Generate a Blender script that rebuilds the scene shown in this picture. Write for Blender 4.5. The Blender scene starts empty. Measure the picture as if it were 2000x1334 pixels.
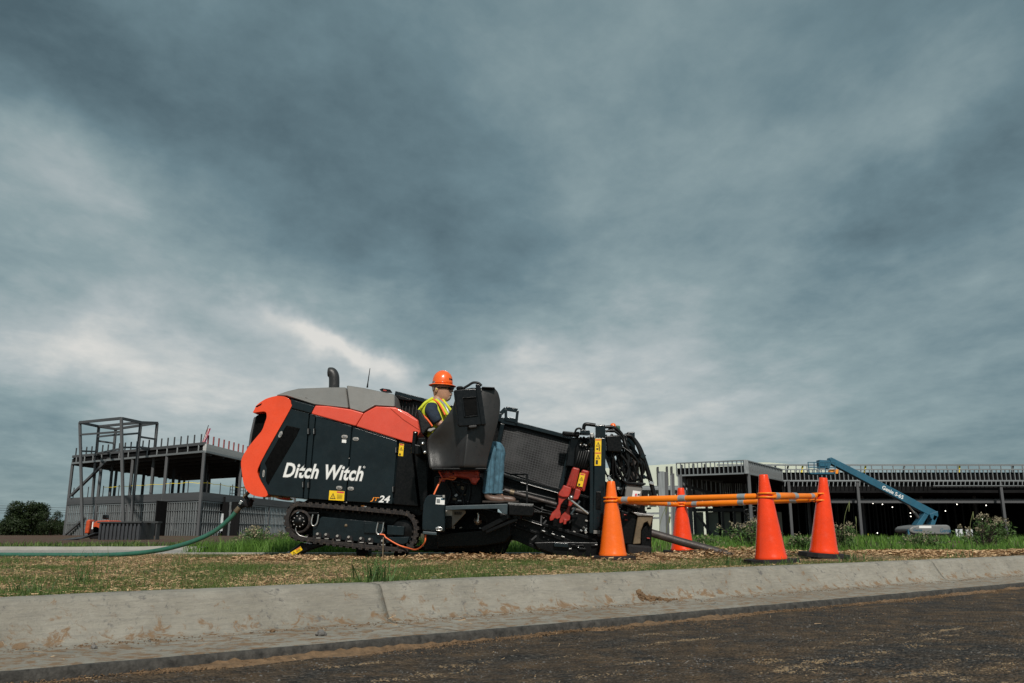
import bpy, bmesh, math, random
import numpy as np
from mathutils import Vector, Matrix, noise
R = math.radians
random.seed(7); rng = np.random.default_rng(7)
SC = bpy.context.scene; COL = SC.collection
# ------------------------------------------------------------------ camera
CZ = 0.29; FOC = 1640.0; TH = math.atan(373 / 1640)
cam_d = bpy.data.cameras.new('camera'); cam = bpy.data.objects.new('camera', cam_d); COL.objects.link(cam)
cam.location = (0, 0, CZ); cam.rotation_euler = (math.pi / 2 + TH, 0, 0)
cam_d.sensor_width = 36; cam_d.lens = FOC / 2000 * 36; cam_d.clip_end = 6000; cam_d.clip_start = .05
SC.camera = cam
_f = Vector((0, math.cos(TH), math.sin(TH))); _u = Vector((0, -math.sin(TH), math.cos(TH))); _r = Vector((1, 0, 0))
def ray(px, py): return _f * FOC + _r * (px - 1000) + _u * (667 - py)
def P(px, py, Y):                       # photograph point -> place point at distance Y
    d = ray(px, py); t = Y / d.y
    return Vector((d.x * t, Y, CZ + d.z * t))
# ------------------------------------------------------------------ exposure
SC.view_settings.view_transform = 'Standard'; SC.view_settings.look = 'None'
SC.view_settings.exposure = 0; SC.view_settings.gamma = 1; SC.view_settings.use_curve_mapping = False
# ------------------------------------------------------------------ sun
SUN_EL, SUN_AZ = R(41), R(174)         # azimuth clockwise from +Y: behind the camera
sd = bpy.data.lights.new('sun', 'SUN'); sun = bpy.data.objects.new('sun', sd); COL.objects.link(sun)
sd.energy = 3.5; sd.angle = R(2.0); sd.color = (1, .95, .87)
sv = Vector((math.sin(SUN_AZ) * math.cos(SUN_EL), math.cos(SUN_AZ) * math.cos(SUN_EL), math.sin(SUN_EL)))
sun.rotation_euler = sv.to_track_quat('Z', 'Y').to_euler(); sun.location = sv * 50
# ------------------------------------------------------------------ sky
def lin(c): return tuple(((v / 255) / 12.92 if v / 255 <= .04045 else ((v / 255 + .055) / 1.055) ** 2.4) for v in c) + (1,)
W = bpy.data.worlds.new('World'); SC.world = W; W.use_nodes = True
wt = W.node_tree; wt.nodes.clear()
def wn(t, **k):
    n = wt.nodes.new(t)
    for a, b in k.items(): setattr(n, a, b)
    return n
def wl(a, b): wt.links.new(a, b)
def wmath(op, a, b=None, c=None):
    n = wn('ShaderNodeMath', operation=op)
    for i, v in enumerate((a, b, c)):
        if v is None: continue
        if isinstance(v, (int, float)): n.inputs[i].default_value = v
        else: wl(v, n.inputs[i])
    return n.outputs[0]
tc = wn('ShaderNodeTexCoord'); nrm = wn('ShaderNodeVectorMath', operation='NORMALIZE'); wl(tc.outputs['Generated'], nrm.inputs[0])
sep = wn('ShaderNodeSeparateXYZ'); wl(nrm.outputs[0], sep.inputs[0])
sx, sy, sz = sep.outputs
zz = wmath('ADD', wmath('MAXIMUM', sz, 0.0), .16)
cp = wn('ShaderNodeCombineXYZ'); wl(wmath('DIVIDE', sx, zz), cp.inputs[0]); wl(wmath('DIVIDE', sy, zz), cp.inputs[1]); cp.inputs[2].default_value = 3.1
def wnoise(vec, scale, detail, rough, dist=0, off=0.0, stretch=None):
    if stretch:
        m = wn('ShaderNodeMapping'); wl(vec, m.inputs[0]); m.inputs['Scale'].default_value = stretch; m.inputs['Rotation'].default_value = (0, 0, R(-28)); vec = m.outputs[0]
    n = wn('ShaderNodeTexNoise', noise_dimensions='4D'); wl(vec, n.inputs['Vector']); n.inputs['W'].default_value = off
    n.inputs['Scale'].default_value = scale; n.inputs['Detail'].default_value = detail; n.inputs['Roughness'].default_value = rough; n.inputs['Distortion'].default_value = dist
    return n.outputs['Fac']
nA = wnoise(cp.outputs[0], .55, 7, .55, .6, 1.7)
nB = wnoise(cp.outputs[0], 1.6, 8, .6, .4, 4.2, (1.0, .55, 1))
nC = wnoise(cp.outputs[0], 3.4, 10, .60, .25, 9.1, (1.0, .8, 1))
nD = wnoise(cp.outputs[0], 8.5, 9, .60, .2, 5.5, (1.0, .9, 1))
az = wmath('ARCTAN2', sx, sy); el = wmath('ARCSINE', sz)
# warp the coordinates of the large cloud masses so that their edges are ragged
nW1 = wnoise(nrm.outputs[0], 3.2, 6, .6, 0, 2.0); nW2 = wnoise(nrm.outputs[0], 3.2, 6, .6, 0, 7.7)
azw = wmath('ADD', az, wmath('MULTIPLY', wmath('SUBTRACT', nW1, .5), .42)); elw = wmath('ADD', el, wmath('MULTIPLY', wmath('SUBTRACT', nW2, .5), .24))
def ang(px, py):
    d = ray(px, py).normalized(); return math.atan2(d.x, d.y), math.asin(d.z)
def blob(px, py, rx, ry, amp, tilt=0):
    a0, e0 = ang(px, py); ra, re = rx / FOC, ry / FOC
    da = wmath('SUBTRACT', azw, a0); de = wmath('SUBTRACT', elw, e0)
    ct, st = math.cos(R(tilt)), math.sin(R(tilt))
    u = wmath('DIVIDE', wmath('ADD', wmath('MULTIPLY', da, ct), wmath('MULTIPLY', de, st)), ra)
    v = wmath('DIVIDE', wmath('SUBTRACT', wmath('MULTIPLY', de, ct), wmath('MULTIPLY', da, st)), re)
    q = wmath('ADD', wmath('MULTIPLY', u, u), wmath('MULTIPLY', v, v))
    return wmath('MULTIPLY', wmath('EXPONENT', wmath('MULTIPLY', q, -1)), amp)
BLOBS = [(560, 190, 560, 220, -.17, -12), (80, 110, 300, 130, -.14, -20), (800, 470, 330, 150, -.11, -22), (1880, 420, 330, 90, -.17, 25),
         (1330, 130, 260, 110, -.08, 20), (1760, 230, 300, 80, .12, 28), (1130, 330, 240, 200, .05, 0), (60, 330, 260, 90, .10, -15), (420, 740, 640, 150, .27, -4), (1330, 800, 620, 150, .17, 0),
         (110, 690, 260, 90, .10, 0), (770, 690, 150, 34, .20, -22), (985, 690, 70, 40, .16, 10), (890, 740, 80, 130, -.15, 30), (1150, 640, 300, 110, .13, 0),
         (1330, 850, 420, 80, .08, 0), (1420, 30, 240, 80, .07, 10), (1850, 760, 300, 200, -.06, 0), (1600, 560, 520, 260, .07, 0), (1000, 640, 130, 60, -.06, 0), (300, 480, 300, 80, .06, -14), (-40, -40, 420, 260, -.12, 0), (2060, -40, 420, 260, -.10, 0), (150, 690, 120, 40, .12, 5), (560, 615, 150, 40, .10, -12), (330, 640, 140, 36, .10, -8), (700, 660, 90, 22, .14, -24), (20, 860, 200, 90, -.08, 0)]
tot = None
for b in BLOBS:
    o = blob(*b); tot = o if tot is None else wmath('ADD', tot, o)
v = wmath('ADD', tot, .515)
v = wmath('ADD', v, wmath('MULTIPLY', wmath('SUBTRACT', nA, .5), .50))
v = wmath('ADD', v, wmath('MULTIPLY', wmath('SUBTRACT', nB, .5), .36))
v = wmath('ADD', v, wmath('MULTIPLY', wmath('SUBTRACT', nC, .5), .34))
v = wmath('ADD', v, wmath('MULTIPLY', wmath('SUBTRACT', nD, .5), wmath('MULTIPLY', nB, .42)))
cr = wn('ShaderNodeValToRGB'); wl(v, cr.inputs[0])
el_ = cr.color_ramp.elements; el_[0].position = .0; el_[0].color = lin((58, 77, 84)); el_[1].position = 1.0; el_[1].color = lin((222, 220, 214))
for p, c in ((.22, (78, 98, 105)), (.42, (108, 131, 138)), (.6, (140, 159, 162)), (.78, (177, 186, 187))):
    e = el_.new(p); e.color = lin(c)
bgC = wn('ShaderNodeBackground'); wl(cr.outputs[0], bgC.inputs[0]); bgC.inputs[1].default_value = 1.0
sky = wn('ShaderNodeTexSky', sky_type='NISHITA'); sky.sun_disc = False; sky.sun_elevation = SUN_EL; sky.sun_rotation = SUN_AZ
bgS = wn('ShaderNodeBackground'); wl(sky.outputs[0], bgS.inputs[0]); bgS.inputs[1].default_value = .1
mx = wn('ShaderNodeMixShader'); mx.inputs[0].default_value = .94; wl(bgS.outputs[0], mx.inputs[1]); wl(bgC.outputs[0], mx.inputs[2])
wo = wn('ShaderNodeOutputWorld'); wl(mx.outputs[0], wo.inputs[0])

# ------------------------------------------------------------------ materials
MATS = {}
class NT:
    def __init__(s, m): s.t = m.node_tree; s.n = s.t.nodes
    def new(s, t, **k):
        n = s.n.new(t)
        for a, b in k.items(): setattr(n, a, b)
        return n
    def link(s, a, b): s.t.links.new(a, b)
    def coord(s, kind='Object', scale=(1, 1, 1), rot=0):
        c = s.new('ShaderNodeTexCoord'); m = s.new('ShaderNodeMapping'); s.link(c.outputs[kind], m.inputs[0]); m.inputs['Rotation'].default_value = (0, 0, rot)
        m2 = s.new('ShaderNodeMapping'); s.link(m.outputs[0], m2.inputs[0]); m2.inputs['Scale'].default_value = scale
        return m2.outputs[0]
    def noise(s, vec, scale, detail=4, rough=.6, dist=0):
        n = s.new('ShaderNodeTexNoise'); s.link(vec, n.inputs['Vector']); n.inputs['Scale'].default_value = scale; n.inputs['Detail'].default_value = detail; n.inputs['Roughness'].default_value = rough; n.inputs['Distortion'].default_value = dist
        return n.outputs['Fac']
    def ramp(s, f, *st):
        r = s.new('ShaderNodeValToRGB'); s.link(f, r.inputs[0]); e = r.color_ramp.elements
        while len(e) < len(st): e.new(.5)
        for i, (p, c) in enumerate(st):
            e[i].position = p; e[i].color = c if len(c) == 4 else tuple(c) + (1,)
        return r.outputs[0]
    def mix(s, f, a, b):
        m = s.new('ShaderNodeMix', data_type='RGBA')
        for i, v in ((0, f), (6, a), (7, b)):
            if isinstance(v, (int, float)): m.inputs[i].default_value = v
            elif isinstance(v, tuple): m.inputs[i].default_value = v if len(v) == 4 else v + (1,)
            else: s.link(v, m.inputs[i])
        return m.outputs[2]
    def math(s, op, a, b):
        n = s.new('ShaderNodeMath', operation=op)
        for i, v in enumerate((a, b)):
            if isinstance(v, (int, float)): n.inputs[i].default_value = v
            else: s.link(v, n.inputs[i])
        return n.outputs[0]
    def bump(s, h, strength=.3, dist=.01):
        b = s.new('ShaderNodeBump'); s.link(h, b.inputs['Height']); b.inputs['Strength'].default_value = strength; b.inputs['Distance'].default_value = dist
        return b.outputs[0]
def newmat(name):
    m = bpy.data.materials.new(name); m.use_nodes = True; MATS[name] = m
    return m, NT(m), m.node_tree.nodes['Principled BSDF']
def paint(name, col, rough=.4, metal=0, var=.12, scale=6, bump=.0, coat=0, dirt=0, dirtcol=(.16, .11, .07), bscale=80, spec=.5):
    m, t, b = newmat(name); c = t.coord()
    n = t.noise(c, scale, 5, .65)
    lo = tuple(max(0, x * (1 - var)) for x in col); hi = tuple(min(1, x * (1 + var)) for x in col)
    out = t.ramp(n, (.3, lo), (.7, hi))
    if dirt:
        d = t.noise(c, scale * 2.3, 8, .7, .4)
        f = t.ramp(d, (.5, (0, 0, 0)), (.75, (dirt, dirt, dirt)))
        out = t.mix(f, out, dirtcol)
    t.link(out, b.inputs['Base Color'])
    n2 = t.noise(c, scale * 5, 3); r = t.ramp(n2, (.3, (max(0, rough - .1),) * 3), (.7, (min(1, rough + .12),) * 3)); t.link(r, b.inputs['Roughness'])
    b.inputs['Metallic'].default_value = metal; b.inputs['Coat Weight'].default_value = coat; b.inputs['Coat Roughness'].default_value = .12
    b.inputs['Specular IOR Level'].default_value = spec
    if bump: t.link(t.bump(t.noise(c, bscale, 4), bump, .01), b.inputs['Normal'])
    return m
M = {}
M['orange'] = paint('orange_paint', (.80, .075, .022), .3, var=.08, scale=3, coat=.35, dirt=.06, spec=.35)
M['hood'] = paint('hood_paint', (.72, .085, .048), .28, var=.08, scale=3, coat=.5, dirt=.06, spec=.35)
M['body'] = paint('dark_body_paint', (.0055, .0105, .013), .16, var=.35, scale=4, dirt=.10, dirtcol=(.05, .052, .05), spec=.45)
M['black'] = paint('satin_black', (.0035, .0037, .004), .3, var=.4, scale=9, dirt=.05, dirtcol=(.02, .016, .012), spec=.22)
M['mesh_dark'] = paint('vent_black', (.002, .002, .002), .35, var=.2, bump=.3, bscale=150, spec=.08)
M['hoodgrey'] = paint('grey_plastic', (.17, .165, .155), .45, var=.07, scale=3, dirt=.12)
M['rubber'] = paint('track_rubber', (.016, .014, .014), .7, var=.4, scale=14, dirt=.8, dirtcol=(.12, .088, .066), bump=.4, spec=.3)
M['tyre'] = paint('rubber_base', (.012, .011, .012), .75, var=.3, scale=12, dirt=.15, dirtcol=(.07, .05, .04), bump=.3, spec=.3)
M['steel'] = paint('bare_steel', (.35, .34, .33), .4, 1.0, var=.3, scale=12)
M['chrome'] = paint('bright_steel', (.72, .71, .69), .25, .9, var=.15, scale=20)
M['podplastic'] = paint('pod_plastic', (.026, .0248, .0245), .36, var=.12, scale=5, bump=.15, bscale=260, dirt=.1, dirtcol=(.12, .11, .1))
M['gloss'] = paint('gloss_black', (.004, .004, .0045), .2, var=.2, coat=.2, spec=.3)
M['seat'] = paint('seat_vinyl', (.006, .006, .0065), .45, var=.2, bump=.2, spec=.3)
M['redpaint'] = paint('red_paint', (.34, .028, .018), .36, var=.25, scale=9, dirt=.3)
M['deepred'] = paint('under_red', (.60, .06, .025), .4, var=.3, scale=10, dirt=.2)
M['yellow'] = paint('sticker_yellow', (.85, .55, .01), .4, var=.06)
M['ink'] = paint('sticker_ink', (.01, .01, .01), .5)
M['stred'] = paint('sticker_red', (.65, .05, .08), .4)
M['white'] = paint('white_print', (.78, .78, .76), .4, var=.05)
M['outline'] = paint('decal_edge', (.09, .10, .105), .4, var=.05)
M['gold'] = paint('orange_print', (.85, .28, .02), .4, var=.05)
M['deck'] = paint('deck_steel_blue', (.035, .052, .060), .35, var=.2, dirt=.2, dirtcol=(.08, .07, .06))
M['panelgrey'] = paint('panel_grey', (.30, .29, .27), .5, var=.2, dirt=.3)
M['bronze'] = paint('worn_plate', (.16, .12, .075), .45, .4, var=.3, scale=10, dirt=.3)
M['hosegreen'] = paint('hose_green', (.022, .105, .07), .4, var=.25, scale=8, dirt=.35, dirtcol=(.10, .12, .09))
M['wire'] = paint('orange_wire', (.85, .17, .05), .45)
M['rodsteel'] = paint('rod_steel', (.05, .042, .040), .5, .3, var=.4, scale=14, dirt=.3, bump=.2)
M['cone'] = paint('cone_plastic', (.88, .055, .007), .24, var=.10, scale=4, coat=.25, dirt=.30, dirtcol=(.48, .045, .012), spec=.4)
M['cone_pale'] = paint('cone_plastic_faded', (.92, .15, .012), .24, var=.08, scale=4, coat=.25, dirt=.25, dirtcol=(.6, .11, .02), spec=.4)
M['bar'] = paint('bar_orange', (.93, .22, .005), .4, var=.05, scale=7, dirt=.2, dirtcol=(.45, .14, .03))
M['reflect'] = paint('reflective_grey', (.36, .38, .39), .35, .3, var=.12, scale=30)
M['blackhose'] = paint('hydraulic_hose', (.005, .005, .005), .35, var=.3, scale=15, spec=.3)
M['amber'] = paint('amber_lens', (.85, .14, .01), .3, coat=.4)
# people
M['skin'] = paint('skin', (.44, .235, .155), .5, var=.16, scale=24, bump=.12, bscale=120)
M['shirt'] = paint('navy_shirt', (.012, .022, .040), .85, var=.3, scale=30, bump=.4, bscale=60)
M['vest'] = paint('lime_vest', (.58, .62, .03), .7, var=.08, scale=20, bump=.2)
M['vest_o'] = paint('orange_trim', (.85, .13, .03), .6)
M['denim'] = paint('denim', (.062, .145, .20), .85, var=.4, scale=15, bump=.5, bscale=200)
M['seam'] = paint('denim_seam', (.05, .115, .16), .8)
M['boot'] = paint('boot_leather', (.105, .062, .045), .45, var=.5, scale=14, dirt=.3, dirtcol=(.2, .14, .1))
M['sole'] = paint('boot_sole', (.028, .021, .017), .8, dirt=.2)
M['hair'] = paint('grey_hair', (.16, .15, .14), .8, var=.4, scale=60, bump=.5)
M['beard'] = paint('grey_beard', (.30, .215, .17), .85, var=.3, scale=80, bump=.4)
M['hat'] = paint('hat_orange', (.86, .125, .012), .28, var=.04, coat=.4)
# site
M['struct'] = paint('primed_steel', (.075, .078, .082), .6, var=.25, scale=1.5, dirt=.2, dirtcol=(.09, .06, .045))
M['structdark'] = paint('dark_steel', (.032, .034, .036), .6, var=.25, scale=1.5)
M['stud'] = paint('galvanised', (.22, .235, .24), .5, .3, var=.35, scale=3)
M['studb'] = paint('galvanised_bright', (.24, .255, .26), .45, .3, var=.3, scale=3)
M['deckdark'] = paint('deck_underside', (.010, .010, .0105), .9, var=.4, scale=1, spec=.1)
M['deckedge'] = paint('deck_edge', (.42, .42, .41), .7, var=.2, scale=2)
M['redpost'] = paint('red_post', (.22, .05, .05), .6)
M['tape'] = paint('caution_tape', (.80, .62, .03), .5)
M['wrap'] = paint('white_sheathing', (.70, .74, .76), .6, var=.12)
M['dump'] = paint('dumpster_steel', (.034, .038, .044), .55, var=.35, scale=3, dirt=.3, dirtcol=(.09, .06, .045))
M['liftorange'] = paint('machine_orange', (.50, .065, .015), .45, var=.2, dirt=.3)
M['pale'] = paint('pale_panel', (.56, .60, .50), .7, var=.06, scale=.3)
M['olive'] = paint('olive_board', (.20, .22, .18), .8, var=.15, scale=.5)
M['teal'] = paint('lift_blue', (.012, .095, .155), .45, var=.15, scale=2, dirt=.15)
M['liftgrey'] = paint('lift_grey', (.17, .175, .175), .5, var=.12, scale=2, dirt=.2)
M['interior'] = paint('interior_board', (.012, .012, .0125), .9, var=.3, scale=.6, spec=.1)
M['concrete2'] = paint('far_concrete', (.27, .255, .23), .85, var=.15, scale=2, dirt=.4, dirtcol=(.28, .22, .16), bump=.2)
M['bark'] = paint('bark', (.05, .038, .028), .9, var=.4, bump=.5)
M['flagred'] = paint('flag_red', (.50, .03, .05), .8); M['flagblue'] = paint('flag_blue', (.03, .05, .18), .8)
M['stone'] = paint('stone', (.16, .15, .14), .85, var=.35, scale=25, bump=.5)
M['gravel'] = paint('road_stone', (.115, .107, .098), .9, var=.75, scale=9)
M['tar'] = paint('tar_stain', (.045, .041, .036), .9, var=.7, scale=30, bump=.6)
M['dust'] = paint('dry_dust', (.21, .148, .085), .95, var=.4, scale=20)
M['stalk'] = paint('dry_stalk', (.13, .15, .055), .8)
M['mud'] = paint('dried_mud', (.165, .10, .052), .95, var=.45, scale=30, bump=.7, bscale=120)
def leafmat(name, lo, hi, trans=.25, rough=.55):
    m, t, b = newmat(name)
    a = t.new('ShaderNodeAttribute', attribute_name='tint')
    t.link(t.ramp(a.outputs['Fac'], (0, lo), (1, hi)), b.inputs['Base Color']); b.inputs['Roughness'].default_value = rough; b.inputs['Specular IOR Level'].default_value = .3
    tr = t.new('ShaderNodeBsdfTranslucent'); t.link(t.ramp(a.outputs['Fac'], (0, lo), (1, hi)), tr.inputs[0])
    mxs = t.new('ShaderNodeMixShader'); mxs.inputs[0].default_value = trans; t.link(b.outputs[0], mxs.inputs[1]); t.link(tr.outputs[0], mxs.inputs[2])
    t.link(mxs.outputs[0], t.n['Material Output'].inputs[0]); return m
M['grass'] = leafmat('lawn_grass', (.035, .072, .014), (.15, .215, .055))
M['tall'] = leafmat('tall_grass', (.04, .10, .012), (.16, .30, .05), .3)
M['straw'] = leafmat('straw', (.27, .155, .075), (.72, .50, .29), .1, .8)
M['leaf'] = leafmat('tree_leaf', (.010, .018, .007), (.035, .058, .018))
M['weed'] = leafmat('weed_leaf', (.035, .075, .02), (.12, .20, .06))
M['bloom'] = leafmat('pale_bloom', (.20, .17, .10), (.42, .36, .25), .2, .8)
def m_mesh():
    m, t, b = newmat('wire_screen'); c = t.coord()
    br = t.new('ShaderNodeTexBrick'); t.link(t.coord('Object', (1, 1, 1)), br.inputs[0])
    w = t.new('ShaderNodeTexWave'); w.inputs['Scale'].default_value = 14; mp = t.coord('Object', (1, 1, 1)); t.link(mp, w.inputs[0])
    n = t.noise(t.coord('Object', (20, 20, 140)), 3, 4, .7); n2 = t.noise(c, 4, 3)
    f = t.ramp(t.math('MULTIPLY', n, t.math('ADD', n2, .5)), (.42, (.004, .004, .005)), (.70, (.10, .098, .098)))
    t.link(f, b.inputs['Base Color']); b.inputs['Roughness'].default_value = .4; b.inputs['Metallic'].default_value = .3
    t.link(t.bump(n, .6, .01), b.inputs['Normal']); return m
M['screen'] = m_mesh()
def m_asphalt():
    m, t, b = newmat('asphalt'); c = t.coord('Object')
    vo = t.new('ShaderNodeTexVoronoi'); t.link(c, vo.inputs['Vector']); vo.inputs['Scale'].default_value = 75
    base = t.ramp(vo.outputs['Color'], (.1, (.016, .015, .0145)), (.5, (.050, .046, .042)), (.88, (.12, .108, .096)), (1, (.28, .25, .22)))
    n = t.noise(c, 14, 8, .7); base = t.mix(t.ramp(n, (.35, (0, 0, 0)), (.8, (.5, .5, .5))), base, (.07, .062, .055))
    cs = t.coord('Object', (1, 1.5, 1), R(-20))
    mud = t.noise(cs, 1.6, 9, .72, .9); mud2 = t.noise(c, 9, 6, .7)
    f = t.ramp(t.math('ADD', t.math('MULTIPLY', mud, .75), t.math('MULTIPLY', mud2, .25)), (.42, (0, 0, 0)), (.60, (.85, .85, .85)))
    base = t.mix(f, base, t.ramp(mud2, (.3, (.085, .052, .028)), (.7, (.25, .165, .095))))
    t.link(base, b.inputs['Base Color']); b.inputs['Roughness'].default_value = .92; b.inputs['Specular IOR Level'].default_value = .2
    h = t.math('ADD', t.math('MULTIPLY', vo.outputs['Distance'], -1.2), t.math('MULTIPLY', n, 1.2)); t.link(t.bump(h, 1.0, .03), b.inputs['Normal']); return m
M['asphalt'] = m_asphalt()
def m_kerb():
    m, t, b = newmat('kerb_concrete'); c = t.coord('Object')
    cs = t.coord('Object', (1.2, 9, 9), R(-38.4)); brush = t.noise(cs, 7, 8, .75)
    n = t.noise(c, 3, 6, .6); fine = t.noise(c, 160, 4, .7)
    col = t.ramp(n, (.3, (.245, .225, .185)), (.7, (.36, .335, .285)))
    col = t.mix(t.ramp(brush, (.45, (0, 0, 0)), (.70, (.6, .6, .6))), col, (.17, .16, .145))
    st = t.noise(c, 26, 7, .75, .3); big = t.noise(c, 3.3, 3)
    col = t.mix(t.ramp(t.math('MULTIPLY', st, t.math('ADD', big, .45)), (.56, (0, 0, 0)), (.66, (.85, .85, .85))), col, (.12, .115, .11))
    pore = t.noise(c, 90, 5, .8); col = t.mix(t.ramp(pore, (.56, (0, 0, 0)), (.68, (.6, .6, .6))), col, (.15, .14, .125)); col = t.mix(t.ramp(t.noise(c, 45, 6, .75), (.55, (0, 0, 0)), (.75, (.35, .35, .35))), col, (.52, .50, .45))
    geo = t.new('ShaderNodeNewGeometry'); sp = t.new('ShaderNodeSeparateXYZ'); t.link(geo.outputs['Position'], sp.inputs[0])
    low = t.ramp(t.math('ADD', t.math('MULTIPLY', sp.outputs[2], 4.0), .62), (.0, (.125, .125, .125)), (.12, (.115, .115, .115)), (.30, (.03, .03, .03)), (.75, (0, 0, 0)))
    mudn = t.noise(c, 13, 8, .72, .6)
    f = t.ramp(t.math('ADD', mudn, low), (.61, (0, 0, 0)), (.68, (.85, .85, .85)))
    col = t.mix(f, col, t.ramp(st, (.3, (.15, .085, .04)), (.7, (.28, .175, .095))))
    t.link(col, b.inputs['Base Color']); b.inputs['Roughness'].default_value = .9; b.inputs['Specular IOR Level'].default_value = .25
    h = t.math('ADD', t.math('MULTIPLY', brush, .7), t.math('ADD', t.math('MULTIPLY', fine, .5), t.math('MULTIPLY', mudn, .5))); t.link(t.bump(h, .8, .014), b.inputs['Normal']); return m
M['kerb'] = m_kerb()
def m_lawn():
    m, t, b = newmat('lawn_soil'); c = t.coord('Object')
    n = t.noise(c, 1.1, 6, .65); f = t.noise(c, 60, 6, .75)
    soil = t.ramp(f, (.3, (.10, .055, .03)), (.55, (.27, .17, .09)), (.8, (.5, .35, .2)))
    green = t.ramp(f, (.3, (.03, .05, .015)), (.7, (.10, .13, .04)))
    t.link(t.mix(t.ramp(n, (.5, (0, 0, 0)), (.6, (.8, .8, .8))), soil, green), b.inputs['Base Color']); b.inputs['Roughness'].default_value = .95
    t.link(t.bump(f, .9, .03), b.inputs['Normal']); return m
M['lawn'] = m_lawn()
def m_far():
    m, t, b = newmat('far_earth'); c = t.coord('Object')
    n = t.noise(t.coord('Object', (.35, 1.4, 1)), .16, 7, .7); f = t.noise(c, 3, 8, .75)
    dirt = t.ramp(f, (.3, (.045, .020, .011)), (.7, (.105, .050, .027)))
    green = t.ramp(f, (.3, (.02, .04, .01)), (.7, (.075, .105, .03)))
    t.link(t.mix(t.ramp(n, (.53, (0, 0, 0)), (.62, (1, 1, 1))), dirt, green), b.inputs['Base Color']); b.inputs['Roughness'].default_value = .95
    t.link(t.bump(f, .8, .1), b.inputs['Normal']); return m
M['far'] = m_far()
def glow(name, col, s):
    m, t, b = newmat(name); b.inputs['Emission Color'].default_value = col + (1,); b.inputs['Emission Strength'].default_value = s; return m
M['lamp'] = glow('work_lamp', (1, .93, .8), 3)

# ------------------------------------------------------------------ mesh tools
ORG = {}
def org(o):
    while o is not None:
        if o.name in ORG: return ORG[o.name]
        o = o.parent
    return Vector((0, 0, 0))
def tag(o, label=None, cat=None, group=None, kind=None):
    if label: o['label'] = label
    if cat: o['category'] = cat
    if group: o['group'] = group
    if kind: o['kind'] = kind
    return o
def thing(name, loc, label, cat, group=None, kind=None):
    o = bpy.data.objects.new(name, None); COL.objects.link(o); o.location = loc; o.empty_display_size = .1
    ORG[o.name] = Vector(loc); return tag(o, label, cat, group, kind)
def link_mesh(name, me, mat, parent=None, smooth=False):
    if mat is not None and len(me.materials) == 0: me.materials.append(M[mat] if isinstance(mat, str) else mat)
    if smooth and len(me.polygons): me.polygons.foreach_set('use_smooth', [True] * len(me.polygons))
    o = bpy.data.objects.new(name, me); COL.objects.link(o)
    if parent is not None: o.parent = parent
    return o
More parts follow.
